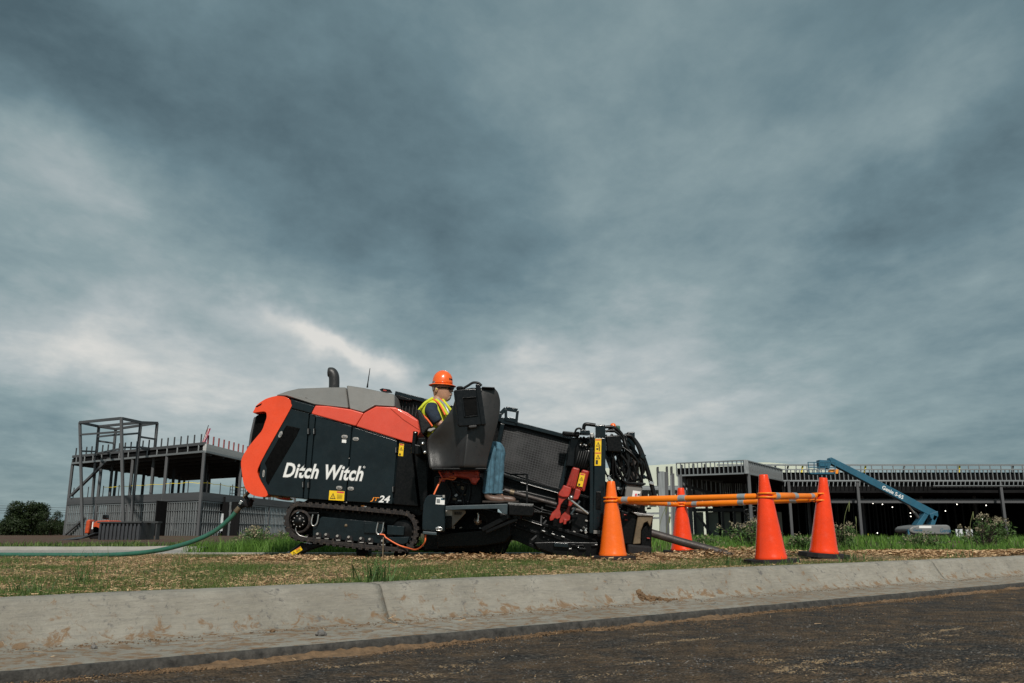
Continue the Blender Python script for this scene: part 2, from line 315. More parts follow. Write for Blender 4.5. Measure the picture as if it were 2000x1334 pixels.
class MB:
    def __init__(s): s.v = []; s.f = []; s.sm = []
    def add(s, vs, fs, sm=False):
        k = len(s.v); s.v += [Vector(v) for v in vs]; s.f += [tuple(i + k for i in f) for f in fs]; s.sm += [sm] * len(fs); return s
    def box(s, c, d, rot=None):
        c = Vector(c); h = Vector(d) / 2; vs = [Vector((x * h.x, y * h.y, z * h.z)) for x in (-1, 1) for y in (-1, 1) for z in (-1, 1)]
        if rot is not None: vs = [rot @ v for v in vs]
        return s.add([v + c for v in vs], [(0, 1, 3, 2), (4, 6, 7, 5), (0, 4, 5, 1), (2, 3, 7, 6), (0, 2, 6, 4), (1, 5, 7, 3)])
    def bar(s, a, b, w, h=None, up=(0, 0, 1)):
        a = Vector(a); b = Vector(b); h = h or w; d = (b - a); L = d.length; d.normalize(); up = Vector(up)
        if abs(d.dot(up)) > .98: up = Vector((0, 1, 0))
        x = d.cross(up).normalized(); z = x.cross(d)
        return s.box((a + b) / 2, (w, L, h), Matrix((x, d, z)).transposed())
    def tube(s, pts, r, n=10, caps=True):
        pts = [Vector(p) for p in pts]; rs = r if isinstance(r, (list, tuple)) else [r] * len(pts); rings = []; prev = None
        for i, p in enumerate(pts):
            d = (pts[min(i + 1, len(pts) - 1)] - pts[max(i - 1, 0)]).normalized()
            if prev is None:
                a = Vector((0, 0, 1)) if abs(d.z) < .9 else Vector((0, 1, 0)); x = d.cross(a).normalized()
            else: x = (prev - d * prev.dot(d)).normalized()
            prev = x; y = d.cross(x)
            rings.append([p + (x * math.cos(2 * math.pi * k / n) + y * math.sin(2 * math.pi * k / n)) * rs[i] for k in range(n)])
        vs = [v for g in rings for v in g]; fs = [(i * n + k, i * n + (k + 1) % n, (i + 1) * n + (k + 1) % n, (i + 1) * n + k) for i in range(len(pts) - 1) for k in range(n)]
        s.add(vs, fs, True)
        if caps: s.add(rings[0], [tuple(range(n))[::-1]]); s.add(rings[-1], [tuple(range(n))])
        return s
    def lathe(s, prof, c=(0, 0, 0), n=32, axis=None, sx=1, sy=1, sm=True):
        c = Vector(c); vs = []
        for r, z in prof:
            for k in range(n):
                a = 2 * math.pi * k / n; q = Vector((r * math.cos(a) * sx, r * math.sin(a) * sy, z)); vs.append((axis @ q if axis is not None else q) + c)
        return s.add(vs, [(i * n + k, i * n + (k + 1) % n, (i + 1) * n + (k + 1) % n, (i + 1) * n + k) for i in range(len(prof) - 1) for k in range(n)], sm)
    def prism(s, poly, y0, y1):          # poly: place points on the near side; extruded along Y
        n = len(poly); a = [Vector((p.x, y0, p.z)) for p in poly]; b = [Vector((p.x, y1, p.z)) for p in poly]
        return s.add(a + b, [tuple(range(n)), tuple(range(2 * n - 1, n - 1, -1))] + [(i, i + n, (i + 1) % n + n, (i + 1) % n) for i in range(n)])
    def build(s, name, mat, parent=None, bevel=0, seg=2, smooth=None, recalc=True):
        me = bpy.data.meshes.new(name); o0 = org(parent)
        me.from_pydata([v - o0 for v in s.v], [], s.f); me.polygons.foreach_set('use_smooth', s.sm)
        if recalc:
            bm = bmesh.new(); bm.from_mesh(me); bmesh.ops.recalc_face_normals(bm, faces=bm.faces); bm.to_mesh(me); bm.free()
        o = link_mesh(name, me, mat, parent)
        if bevel:
            md = o.modifiers.new('bevel', 'BEVEL'); md.width = bevel; md.segments = seg; md.limit_method = 'ANGLE'; md.angle_limit = R(35); md.use_clamp_overlap = True
            me.polygons.foreach_set('use_smooth', [True] * len(me.polygons)); md.harden_normals = True
        if smooth: me.polygons.foreach_set('use_smooth', [True] * len(me.polygons))
        return o
def Zf(ox, oy, s): return lambda x, y: (ox + x / s, oy + y / s)
z1 = Zf(460, 700, 3.335); z2 = Zf(540, 960, 6.25); z3 = Zf(800, 700, 5.8); z4 = Zf(810, 900, 6.669); z5 = Zf(1050, 810, 4.6); z6 = Zf(1160, 810, 4.6); z7 = Zf(960, 930, 7.85)
def pts(z, l, Y): return [P(*z(*q), Y) for q in l]
def smoothpath(p, k=6):
    p = [Vector(q) for q in p]; out = []
    for i in range(len(p) - 1):
        a = p[max(i - 1, 0)]; b = p[i]; c = p[i + 1]; d = p[min(i + 2, len(p) - 1)]
        for j in range(k):
            t = j / k; out.append(.5 * ((2 * b) + (c - a) * t + (2 * a - 5 * b + 4 * c - d) * t * t + (3 * b - a - 3 * c + d) * t ** 3))
    return out + [p[-1]]
UNIT = {}
def unit_box(mat):
    if mat not in UNIT:
        mb = MB().box((0, 0, 0), (1, 1, 1)); me = bpy.data.meshes.new('unit_' + mat); me.from_pydata(mb.v, [], mb.f); me.materials.append(M[mat]); UNIT[mat] = me
    return UNIT[mat]
def ubox(name, mat, c, d, parent, rotz=0, rot=None):   # a box piece that shares its mesh with its likes
    o = bpy.data.objects.new(name, unit_box(mat)); COL.objects.link(o); o.parent = parent; o.location = Vector(c) - org(parent); o.scale = d
    if rot is not None: o.rotation_euler = rot.to_euler()
    else: o.rotation_euler = (0, 0, rotz)
    return o
def ubar(name, mat, a, b, w, h, parent):
    a = Vector(a); b = Vector(b); d = b - a; L = d.length; d.normalize(); up = Vector((0, 0, 1))
    if abs(d.dot(up)) > .98: up = Vector((0, 1, 0))
    x = d.cross(up).normalized(); z = x.cross(d)
    return ubox(name, mat, (a + b) / 2, (w, L, h), parent, rot=Matrix((x, d, z)).transposed())
def text_mesh(txt, shear=0, offset=0, spacing=1.0):
    c = bpy.data.curves.new('lettering', 'FONT'); c.body = txt; c.shear = shear; c.offset = offset; c.space_character = spacing; c.resolution_u = 3
    o = bpy.data.objects.new('lettering', c); COL.objects.link(o); dg = bpy.context.evaluated_depsgraph_get(); dg.update()
    me = bpy.data.meshes.new_from_object(o.evaluated_get(dg)); bpy.data.objects.remove(o); me.materials.clear()
    co = np.empty(len(me.vertices) * 3); me.vertices.foreach_get('co', co); co = co.reshape(-1, 3); return me, co
def decal_text(name, txt, quad, mat, parent, shear=0, offset=0, spacing=1.0, lift=.002, ext=None):
    # quad: place points bottom-left, bottom-right, top-right, top-left of the lettering
    me, co = text_mesh(txt, shear, offset, spacing); lo = (ext[0] if ext else co.min(0)); hi = (ext[1] if ext else co.max(0)); u = (co[:, 0] - lo[0]) / (hi[0] - lo[0]); v = (co[:, 1] - lo[1]) / (hi[1] - lo[1])
    q = [np.array(p) for p in quad]; w = ((1 - u) * (1 - v))[:, None] * q[0] + (u * (1 - v))[:, None] * q[1] + (u * v)[:, None] * q[2] + ((1 - u) * v)[:, None] * q[3]
    nrm = np.cross(q[1] - q[0], q[3] - q[0]); nrm = nrm / np.linalg.norm(nrm)
    if nrm[1] > 0: nrm = -nrm
    w = w + nrm * lift - np.array(org(parent)); me.vertices.foreach_set('co', w.ravel()); me.update()
    return link_mesh(name, me, mat, parent), (lo, hi)
def plate(name, quad, mat, parent, t=.003, lift=0):
    q = [Vector(p) for p in quad]; n = (q[1] - q[0]).cross(q[3] - q[0]).normalized()
    if n.y > 0: n = -n
    a = [p + n * (lift + t) for p in q]; b = [p + n * lift for p in q]
    return MB().add(a + b, [(0, 1, 2, 3), (7, 6, 5, 4), (0, 4, 5, 1), (1, 5, 6, 2), (2, 6, 7, 3), (3, 7, 4, 0)]).build(name, mat, parent)
def qpt(q, u, v): return (q[0] * (1 - u) + q[1] * u) * (1 - v) + (q[3] * (1 - u) + q[2] * u) * v
def warning(quad, parent, tri=((.28, .42, .5),), head=((.5, .98, .86, .98),), lines=True, name='warning_sticker', lift=0):
    q = [Vector(p) for p in quad]; s = plate(name, q, 'yellow', parent, .003, lift); n = (q[1] - q[0]).cross(q[3] - q[0]).normalized()
    if n.y > 0: n = -n
    W_ = (q[1] - q[0]).length; H_ = (q[3] - q[0]).length; mb = MB(); L = n * (lift + .0055)
    def poly(uv): mb.add([qpt(q, *p) + L for p in uv], [tuple(range(len(uv)))])
    for cx, cy, sz in tri:
        hu = sz * min(W_, H_) / W_; hv = sz * min(W_, H_) / H_
        o3 = [(cx - hu / 2, cy - hv / 2), (cx + hu / 2, cy - hv / 2), (cx, cy + hv / 2)]; i3 = [(cx + (x - cx) * .68, cy - hv * .05 + (y - cy) * .68) for x, y in o3]
        for k in range(3): poly([o3[k], o3[(k + 1) % 3], i3[(k + 1) % 3], i3[k]])
        poly([(cx - hu * .06, cy - hv * .25), (cx + hu * .1, cy - hv * .25), (cx + hu * .02, cy + hv * .2)])
    if lines:
        for k in range(4):
            y = .18 + k * .13 if W_ > H_ else .05 + k * .04; x0 = .52 if W_ > H_ else .15
            poly([(x0, y), (x0 + .36, y), (x0 + .36, y + .035), (x0, y + .035)])
    mb.build('symbol', 'ink', s, recalc=False)
    hb = MB(); L = n * (lift + .0055)
    for x0, x1, y0, y1 in head: hb.add([qpt(q, *p) + L for p in ((x0, y0), (x1, y0), (x1, y1), (x0, y1))], [(0, 1, 2, 3)])
    hb.build('header', 'stred', s, recalc=False); return s
def skin_mesh(verts, edges, rad, sub=2, root=0):
    me = bpy.data.meshes.new('skin_tmp'); me.from_pydata([Vector(v) for v in verts], edges, []); o = bpy.data.objects.new('skin_tmp', me); COL.objects.link(o)
    o.modifiers.new('skin', 'SKIN'); sl = me.skin_vertices[0].data
    for i, r in enumerate(rad):
        sl[i].radius = (r, r) if not isinstance(r, tuple) else r; sl[i].use_root = (i == root)
    sb = o.modifiers.new('sub', 'SUBSURF'); sb.levels = sub; sb.render_levels = sub
    dg = bpy.context.evaluated_depsgraph_get(); dg.update(); m2 = bpy.data.meshes.new_from_object(o.evaluated_get(dg)); bpy.data.objects.remove(o)
    return [v.co.copy() for v in m2.vertices], [tuple(p.vertices) for p in m2.polygons]
def fast_mesh(name, V, Fq, tint, mat, parent=None, tri=None):
    me = bpy.data.meshes.new(name); faces_n = len(Fq) + (len(tri) if tri is not None else 0); loops = np.concatenate([Fq.ravel()] + ([tri.ravel()] if tri is not None else []))
    st = np.concatenate([np.arange(len(Fq)) * 4] + ([len(Fq) * 4 + np.arange(len(tri)) * 3] if tri is not None else []))
    me.vertices.add(len(V)); me.vertices.foreach_set('co', V.astype(np.float32).ravel()); me.loops.add(len(loops)); me.loops.foreach_set('vertex_index', loops.astype(np.int32))
    me.polygons.add(faces_n); me.polygons.foreach_set('loop_start', st.astype(np.int32)); me.update(calc_edges=True); me.validate()
    a = me.attributes.new('tint', 'FLOAT', 'POINT'); a.data.foreach_set('value', tint.astype(np.float32)); return link_mesh(name, me, mat, parent)
def blades(name, base, h, w, mat, lean=.5, tint=None, parent=None):
    n = len(base); a = rng.uniform(0, 2 * np.pi, n); la = rng.uniform(0, 2 * np.pi, n); ln = rng.uniform(.1, 1, n) * lean * h
    sx_ = np.stack([np.cos(a), np.sin(a), np.zeros(n)], 1) * (w / 2)[:, None]; ld = np.stack([np.cos(la), np.sin(la), np.zeros(n)], 1); up = np.array([0, 0, 1.])
    mid = base + up * (h * .55)[:, None] + ld * (ln * .3)[:, None]; tip = base + up * (h * np.sqrt(np.maximum(.1, 1 - (ln / h) ** 2 * .5)))[:, None] + ld * ln[:, None]
    V = np.stack([base - sx_, base + sx_, mid + sx_ * .8, mid - sx_ * .8, tip], 1).reshape(-1, 3); k = np.arange(n) * 5
    Fq = np.stack([k, k + 1, k + 2, k + 3], 1); T = np.stack([k + 3, k + 2, k + 4], 1); tt = np.repeat(rng.uniform(0, 1, n) if tint is None else tint, 5)
    return fast_mesh(name, V, Fq, tt, mat, parent, T)
# ------------------------------------------------------------------ ground, road, kerb
KA = R(38.4); KT = Vector((math.cos(KA), math.sin(KA), 0)); KN = Vector((math.sin(KA), -math.cos(KA), 0)); KO = Vector((0, 5.26, 0))
def K(s, w, z=0): return KO + KT * s + KN * w + Vector((0, 0, z))
def kw(x, y): return KN.x * x + KN.y * (y - 5.26)
def ss(a, b, x):
    t = min(1, max(0, (x - a) / (b - a))); return t * t * (3 - 2 * t)
def gz(x, y):
    w = -kw(x, y)
    return -.002 + .03 * (1 - ss(0, .45, w)) + .036 * max(ss(2.6, 3.3, x) * ss(.3, .9, w), ss(1.5, 2.2, x) * ss(9.7, 10.4, y)) + .010 * noise.noise((x * 1.3, y * 1.3, .5)) * ss(0, .6, w) + .006 * noise.noise((x * 5, y * 5, 1.5)) * ss(0, .3, w)
def line_y(x): return 5.26 + x * math.tan(KA)
BACK_Y = 11.75
mb = MB(); nx, ny = 150, 70; X0, X1 = -14.0, 8.15
for i in range(nx + 1):
    x = X0 + (X1 - X0) * i / nx; ya = line_y(x) + .02
    for j in range(ny + 1):
        y = ya + (BACK_Y - ya) * j / ny; mb.v.append(Vector((x, y, gz(x, y) if j else .01)))
mb.f = [(i * (ny + 1) + j, (i + 1) * (ny + 1) + j, (i + 1) * (ny + 1) + j + 1, i * (ny + 1) + j + 1) for i in range(nx) for j in range(ny)]; mb.sm = [True] * len(mb.f)
tag(mb.build('lawn', 'lawn', recalc=False), 'patchy lawn verge of straw and short grass behind the kerb', 'lawn', kind='structure')
tag(MB().add([(-1500, BACK_Y - .05, -.05), (1500, BACK_Y - .05, -.05), (1500, 2600, -.4), (-1500, 2600, -.4)], [(0, 1, 2, 3)]).build('far_ground', 'far', recalc=False), 'bare brown earth and grass reaching to the buildings and horizon', 'ground', kind='structure')
# road: half plane on the camera side of the gutter, with a gently uneven near part
mb = MB(); ns, nw = 160, 60
for i in range(ns + 1):
    s = -14 + 28 * i / ns
    for j in range(nw + 1):
        w = .90 + 12 * (j / nw) ** 1.8; p = K(s, w, 0); mb.v.append(Vector((p.x, p.y, -.178 - .004 * (w - .9) + .006 * noise.noise((p.x * 2.2, p.y * 2.2, 4)) + .004 * noise.noise((p.x * 9, p.y * 9, 1)))))
mb.f = [(i * (nw + 1) + j, i * (nw + 1) + j + 1, (i + 1) * (nw + 1) + j + 1, (i + 1) * (nw + 1) + j) for i in range(ns) for j in range(nw)]; mb.sm = [True] * len(mb.f)
tag(mb.build('road', 'asphalt', recalc=False), 'dark asphalt road with smeared dried mud', 'road', kind='structure')
kerb = thing('kerb', (0, 0, 0), 'pale concrete kerb and gutter with mud stains along the road', 'kerb', kind='structure')
prof = [(-.02, -.12), (-.02, .028), (.0, .034), (.06, .034), (.11, .032), (.132, .024), (.147, .006), (.158, -.018), (.185, -.06), (.21, -.10), (.232, -.128), (.26, -.143), (.31, -.147), (.55, -.145), (.90, -.138), (.93, -.142), (.94, -.155), (.94, -.23)]
joints = [-12, -6.93, -.98, 5.0, 10.3]
for a, b in zip(joints[:-1], joints[1:]):
    mb = MB(); n = int((b - a) / .04); m = len(prof)
    for i in range(n + 1):
        s = a + .003 + (b - a - .006) * i / n; e = min(i, n - i)
        for w, z in prof:
            wob = .004 * noise.noise((s * 1.7, w * 3, 8)) + .0016 * noise.noise((s * 14, w * 14, 3)) - (.003 if e == 0 else 0) * (1 if z > -.2 else 0)
            mb.v.append(K(s, w - (.004 * noise.noise((s * 3, 0, 2))), z + wob - (.0 if e else .0)))
    mb.f = [(i * m + j, i * m + j + 1, (i + 1) * m + j + 1, (i + 1) * m + j) for i in range(n) for j in range(m - 1)]; mb.sm = [True] * len(mb.f)
    mb.f += [tuple(range(m)), tuple(n * m + j for j in range(m))[::-1]]; mb.sm += [False] * 2
    mb.build('kerb_segment', 'kerb', kerb)
mb = MB(); nt_ = 300
for i in range(nt_ + 1):
    s = -4 + 14 * i / nt_; q = min(.006, .018 * noise.noise((s * 5, 2, 2)) + .014 * noise.noise((s * 17, 2, 2)) + .008 * noise.noise((s * 45, 2, 2)))
    for w, z in ((.928 + q, -.1383), (.936, -.1405), (.944, -.154), (.944, -.195)): mb.v.append(K(s, w + (.003 if z < -.139 else 0), z + .003))
mb.f = [(4 * i + j, 4 * i + j + 1, 4 * i + 5 + j, 4 * i + 4 + j) for i in range(nt_) for j in range(3)]; mb.sm = [True] * len(mb.f)
mb.build('tar_edge', 'tar', kerb)
# back kerb behind the machine and the concrete drive on the left
bk = thing('back_kerb', (0, BACK_Y, 0), 'thin pale concrete kerb line behind the machine', 'kerb', kind='structure')
for a, b in ((-13.5, -7.2), (-7.19, -3.2), (-3.19, .8), (.81, 4.8), (4.81, 8.6)):
    MB().box(((a + b) / 2, BACK_Y + .08, -.02), (b - a - .01, .2, .085)).build('kerb_stone', 'concrete2', bk, bevel=.012)
tag(MB().add([(-16, 11.94, -.03), (-4.9, 11.94, -.03), (-4.6, 13.4, -.03), (-6.0, 16.2, -.03), (-22, 16.2, -.03)], [(0, 1, 2, 3, 4)]).build('concrete_drive', 'concrete2', recalc=False), 'pale concrete drive beyond the lawn at left', 'pavement', kind='structure')
mb = MB()
for k in range(60):
    x = -22 + 16.2 * k / 59; z = -.02 + .02 * noise.noise((x, 3, 3)); mb.v += [Vector((x, 16.15, -.06)), Vector((x, 16.25, z + .05)), Vector((x, 16.5, z + .05)), Vector((x, 16.6, -.06))]
mb.f = [(4 * k + j, 4 * k + 4 + j, 4 * k + 5 + j, 4 * k + 1 + j) for k in range(59) for j in range(3)]; mb.sm = [False] * len(mb.f)
tag(mb.build('drive_kerb', 'concrete2'), 'low concrete kerb on the far side of the drive', 'kerb', kind='structure')
# ------------------------------------------------------------------ drill machine
YB = 9.9
rig = thing('drill_rig', (-1.0, 10.4, 0), 'orange and black tracked directional drill with operator pod, standing nose down on the lawn', 'drill rig')
def pr(name, z, l, y0, y1, mat, parent=None, bevel=.012, Y=None, seg=2):
    return MB().prism(pts(z, l, Y or y0), y0, y1).build(name, mat, parent or rig, bevel=bevel, seg=seg)
FARY = 11.05
# body core and panels
pr('body', z1, [(362, 340), (500, 372), (770, 448), (1055, 545), (1135, 560), (1178, 955), (440, 912), (225, 885), (165, 770), (172, 685)], YB + .05, FARY, 'body', bevel=.02, Y=YB)
door = pr('rear_door', z1, [(355, 325), (478, 358), (437, 912), (213, 888), (152, 770), (164, 675)], YB, YB + .055, 'body', bevel=.008)
vq = [(330, 435), (420, 455), (398, 505), (225, 800), (212, 826), (196, 795), (203, 715), (190, 682)]
pr('vent_panel', z1, vq, YB - .006, YB + .004, 'mesh_dark', door, bevel=.004)
pr('hinge_strip', z1, [(484, 362), (520, 372), (470, 916), (443, 914)], YB + .006, YB + .055, 'body', bevel=.006)
mid = pr('middle_door', z1, [(525, 375), (757, 441), (716, 931), (476, 915)], YB, YB + .055, 'body', bevel=.008)
fr = pr('front_door', z1, [(763, 445), (1055, 538), (1021, 950), (722, 932)], YB, YB + .055, 'body', bevel=.008)
pr('end_panel', z1, [(1061, 540), (1145, 552), (1192, 966), (1027, 952)], YB, YB + .055, 'black', bevel=.012)
pr('top_strip', z1, [(360, 264), (519, 308), (492, 361), (355, 324)], YB - .01, YB + .06, 'body', bevel=.015)
for x, y, w, h, a, par in ((292, 495, 20, 44, 25, door), (182, 750, 15, 48, 5, door), (710, 510, 40, 24, 3, mid), (783, 525, 40, 24, 3, fr), (675, 843, 40, 24, 3, mid), (750, 848, 40, 24, 3, fr)):
    ca, sa = math.cos(R(a)), math.sin(R(a))
    def rl(ww, hh): return [(x + dx * ca - dy * sa, y + dx * sa + dy * ca) for dx, dy in ((-ww / 2, -hh / 4), (-ww / 4, -hh / 2), (ww / 4, -hh / 2), (ww / 2, -hh / 4), (ww / 2, hh / 4), (ww / 4, hh / 2), (-ww / 4, hh / 2), (-ww / 2, hh / 4))]
    l = pr('latch', z1, rl(w, h), YB - .012, YB + .002, 'panelgrey', par, bevel=.004); pr('paddle', z1, rl(w * .62, h * .55), YB - .017, YB - .01, 'steel', l, bevel=.002)
for x, y in ((475, 475), (512, 475), (440, 822), (475, 825), (1047, 597), (1027, 853)):
    h = MB().prism(pts(z1, [(x - 9, y - 20), (x + 9, y - 20), (x + 9, y + 20), (x - 9, y + 20)], YB - .02), YB - .02, YB + .002).build('hinge', 'black', rig, bevel=.004)
    MB().tube([P(*z1(x - 3, y - 17), YB - .024), P(*z1(x - 3, y + 17), YB - .024)], .006, 8).build('hinge_pin', 'steel', h)
for x, y in ((560, 395), (650, 420), (890, 500), (965, 622), (880, 710), (955, 715), (1000, 520), (740, 650), (745, 480)):
    MB().lathe([(0, -.004), (.006, -.003), (.007, 0)], P(*z1(x, y), YB - .002), 8, Matrix.Rotation(R(90), 3, 'X')).build('bolt', 'steel', rig)
# hood
hood = pr('hood', z1, [(519, 306), (600, 310), (750, 331), (836, 356), (782, 441), (492, 361)], YB - .025, FARY + .02, 'hood', bevel=.014, seg=3)
h2a = pts(z1, [(838, 354), (915, 312), (1040, 318), (1120, 352), (1190, 402), (1202, 480), (1158, 552), (1100, 541), (784.5, 442)], YB - .025)
h2 = MB(); h2.prism(h2a, YB - .025, FARY + .02).build('front_hood', 'hood', rig, bevel=.014, seg=3)
# raised crease plane on the front hood
pr('hood_facet', z1, [(1000, 322), (1044, 322), (1188, 404), (1196, 470), (1090, 400)], YB - .033, YB + .1, 'hood', bevel=.012, seg=2)
# grey engine cover
gp = [(270, 246), (322, 202), (392, 184), (600, 176), (708, 176), (745, 330), (520, 307), (345, 252)]
a = pts(z1, gp, YB + .10); cov = MB(); n = len(a)
near = [Vector((p.x, YB + .0 + (.22 if i in (1, 2, 3, 4) else .02), p.z)) for i, p in enumerate(a)]; far = [Vector((p.x, FARY - (.22 if i in (1, 2, 3, 4) else .02), p.z)) for i, p in enumerate(a)]
cov.add(near + far, [tuple(range(n)), tuple(range(2 * n - 1, n - 1, -1))] + [(i, i + n, (i + 1) % n + n, (i + 1) % n) for i in range(n)]); cov.build('engine_cover', 'hoodgrey', rig, bevel=.02)
gp = [(711, 165), (822, 181), (1030, 226), (1042, 318), (914, 313), (836, 357), (748, 332)]
a = pts(z1, gp, YB + .06); n = len(a); near = [Vector((p.x, YB + (.16 if i in (0, 1, 2) else .0), p.z)) for i, p in enumerate(a)]; far = [Vector((p.x, FARY - (.16 if i in (0, 1, 2) else 0), p.z)) for i, p in enumerate(a)]
MB().add(near + far, [tuple(range(n)), tuple(range(2 * n - 1, n - 1, -1))] + [(i, i + n, (i + 1) % n + n, (i + 1) % n) for i in range(n)]).build('tank_cover', 'hoodgrey', rig, bevel=.018)
MB().lathe([(0, -.004), (.028, -.002), (.03, .004)], P(*z1(457, 272), YB + .03), 14, Matrix.Rotation(R(90), 3, 'X')).build('cover_hole', 'black', rig)
# exhaust, antenna, top fittings
ex = smoothpath([P(*z1(x, y), 10.35) for x, y in ((642, 195), (643, 145), (640, 114), (627, 93), (604, 90))], 5)
MB().tube(ex, [.066] * (len(ex) - 4) + [.064, .062, .06, .055], 18).build('exhaust_pipe', 'podplastic', rig)
MB().tube([P(*z1(858, 190), 10.3), P(*z1(862, 160), 10.3), P(*z1(876, 64), 10.3)], [.012, .007, .004], 8).build('antenna', 'black', rig)
f = pr('filler_bracket', z1, [(935, 202), (955, 194), (1008, 202), (1012, 214), (960, 212)], 10.3, 10.45, 'black', bevel=.006); pr('filler_cap', z1, [(962, 202), (985, 206), (983, 214), (960, 211)], 10.27, 10.31, 'redpaint', f, bevel=.004)
# rear shell
shell = [(270, 243), (322, 250), (352, 268), (362, 298), (350, 342), (162, 680), (152, 770), (210, 891), (120, 893), (62, 842), (41, 742), (38, 660), (82, 580), (140, 508), (172, 468), (192, 415), (202, 380), (192, 347), (132, 352), (113, 352), (124, 330), (140, 302), (200, 262)]
_sp = pts(z1, shell, YB - .015); shell_p = [q for q in smoothpath(_sp + [_sp[0]], 4)[:-1]]
mb = MB(); mb.prism(shell_p, YB - .015, YB + .16); sh = mb.build('rear_shell', 'orange', rig, bevel=.03, seg=3)
mb = MB(); mb.prism(shell_p, FARY - .14, FARY + .02); mb.build('far_shell_arm', 'orange', rig, bevel=.03, seg=3)
def loft(name, zl, bulge, mat, par=None, K_=9, ya=YB + .12, yb=FARY - .1):
    base = pts(zl[0], zl[1], YB); n = len(base); mb = MB(); 
    for k in range(K_):
        v = -1 + 2 * k / (K_ - 1); d = bulge * (1 - v * v); mb.v += [Vector((p.x - d * w, ya + (yb - ya) * k / (K_ - 1), p.z)) for p, w in zip(base, zl[2])]
    mb.f = [(k * n + i, k * n + (i + 1) % n, (k + 1) * n + (i + 1) % n, (k + 1) * n + i) for k in range(K_ - 1) for i in range(n)] + [tuple(range(n)), tuple((K_ - 1) * n + i for i in range(n))[::-1]]; mb.sm = [True] * (len(mb.f) - 2) + [False] * 2
    return mb.build(name, mat, par or rig)
loft('shell_visor', (z1, [(128, 330), (145, 302), (203, 264), (270, 246), (350, 272), (352, 300), (210, 342), (130, 350)], [.4, .4, .3, 0, 0, 0, .1, .4]), .06, 'orange', sh)
loft('shell_chin', (z1, [(86, 585), (45, 662), (46, 740), (66, 838), (122, 888), (205, 886), (155, 770), (165, 680)], [.5, .7, .6, .3, .1, 0, 0, 0]), .04, 'orange', sh)
pr('shell_slot', z1, [(130, 312), (172, 291), (166, 303), (138, 318)], YB - .02, YB + .02, 'mesh_dark', sh, bevel=.002)
gs = [(150, 345), (118, 365), (98, 480), (78, 590), (110, 600), (180, 480), (200, 380)]
loft('grille', (z1, gs, [.2, .9, 1, .9, 0, 0, 0]), .13, 'mesh_dark')
grl = bpy.data.objects['grille']
for k in range(9):
    v = -.85 + 1.7 * k / 8; y = YB + .12 + (FARY - .22 - YB) * (v + 1) / 2 ; d = .13 * (1 - v * v) + .012
    q = [P(*z1(*c), YB) for c in ((120, 368), (100, 480), (82, 580))]
    MB().tube([Vector((c.x - d * w, y, c.z)) for c, w in zip(q, (.9, 1, .9))], .010, 6).build('grille_slat', 'struct', grl)
# lettering and stickers
def q1(z, l, Y): return [P(*z(*p), Y) for p in l]
qt = q1(z1, [(305, 778), (830, 805), (842, 700), (317, 675)], YB)
o, ex_ = decal_text('lettering_edge', 'Ditch Witch', qt, 'outline', rig, shear=.22, offset=.055, spacing=1.05, lift=.003)
decal_text('lettering', 'Ditch Witch', qt, 'white', rig, shear=.22, offset=.026, spacing=1.05, lift=.006, ext=ex_)
MB().lathe([(.010, 0), (.013, 0)], P(*z1(838, 708), YB - .005), 16, Matrix.Rotation(R(90), 3, 'X')).build('registered_mark', 'white', rig); decal_text('registered_letter', 'R', q1(z1, [(834, 713), (842, 713), (842, 703), (834, 703)], YB), 'white', rig, lift=.005)
decal_text('model_letters', 'JT', q1(z1, [(878, 933), (934, 938), (938, 906), (882, 903)], YB), 'gold', rig, shear=.25, offset=.02, lift=.004)
decal_text('model_number', '24', q1(z1, [(930, 937), (1003, 941), (1008, 895), (936, 892)], YB), 'white', rig, shear=.2, offset=.03, lift=.004)
warning(q1(z1, [(607, 922), (707, 928), (711, 866), (612, 860)], YB), rig, tri=((.26, .45, .62),), head=((.5, .96, .8, .95),), lift=.001)
warning(q1(z1, [(1060, 634), (1091, 638), (1098, 558), (1068, 554)], YB), rig, tri=((.5, .6, .7),), head=((.1, .9, .88, .97),), lift=.001)
plate('white_label', q1(z1, [(693, 549), (721, 551), (722, 530), (694, 528)], YB), 'white', rig, .002, .001)
# underframe
pr('underframe', z1, [(440, 905), (1200, 955), (1215, 1010), (1180, 1030), (400, 975), (380, 940)], YB + .30, FARY - .1, 'black', bevel=.02, Y=YB)
for x, y, m_ in ((715, 938, 'panelgrey'), (830, 960, 'gold'), (842, 966, 'chrome'), (290, 905, 'bronze')):
    pr('fitting', z1, [(x - 12, y - 5), (x + 12, y - 4), (x + 12, y + 5), (x - 12, y + 4)], YB + .05, YB + .1, m_, bevel=.004)
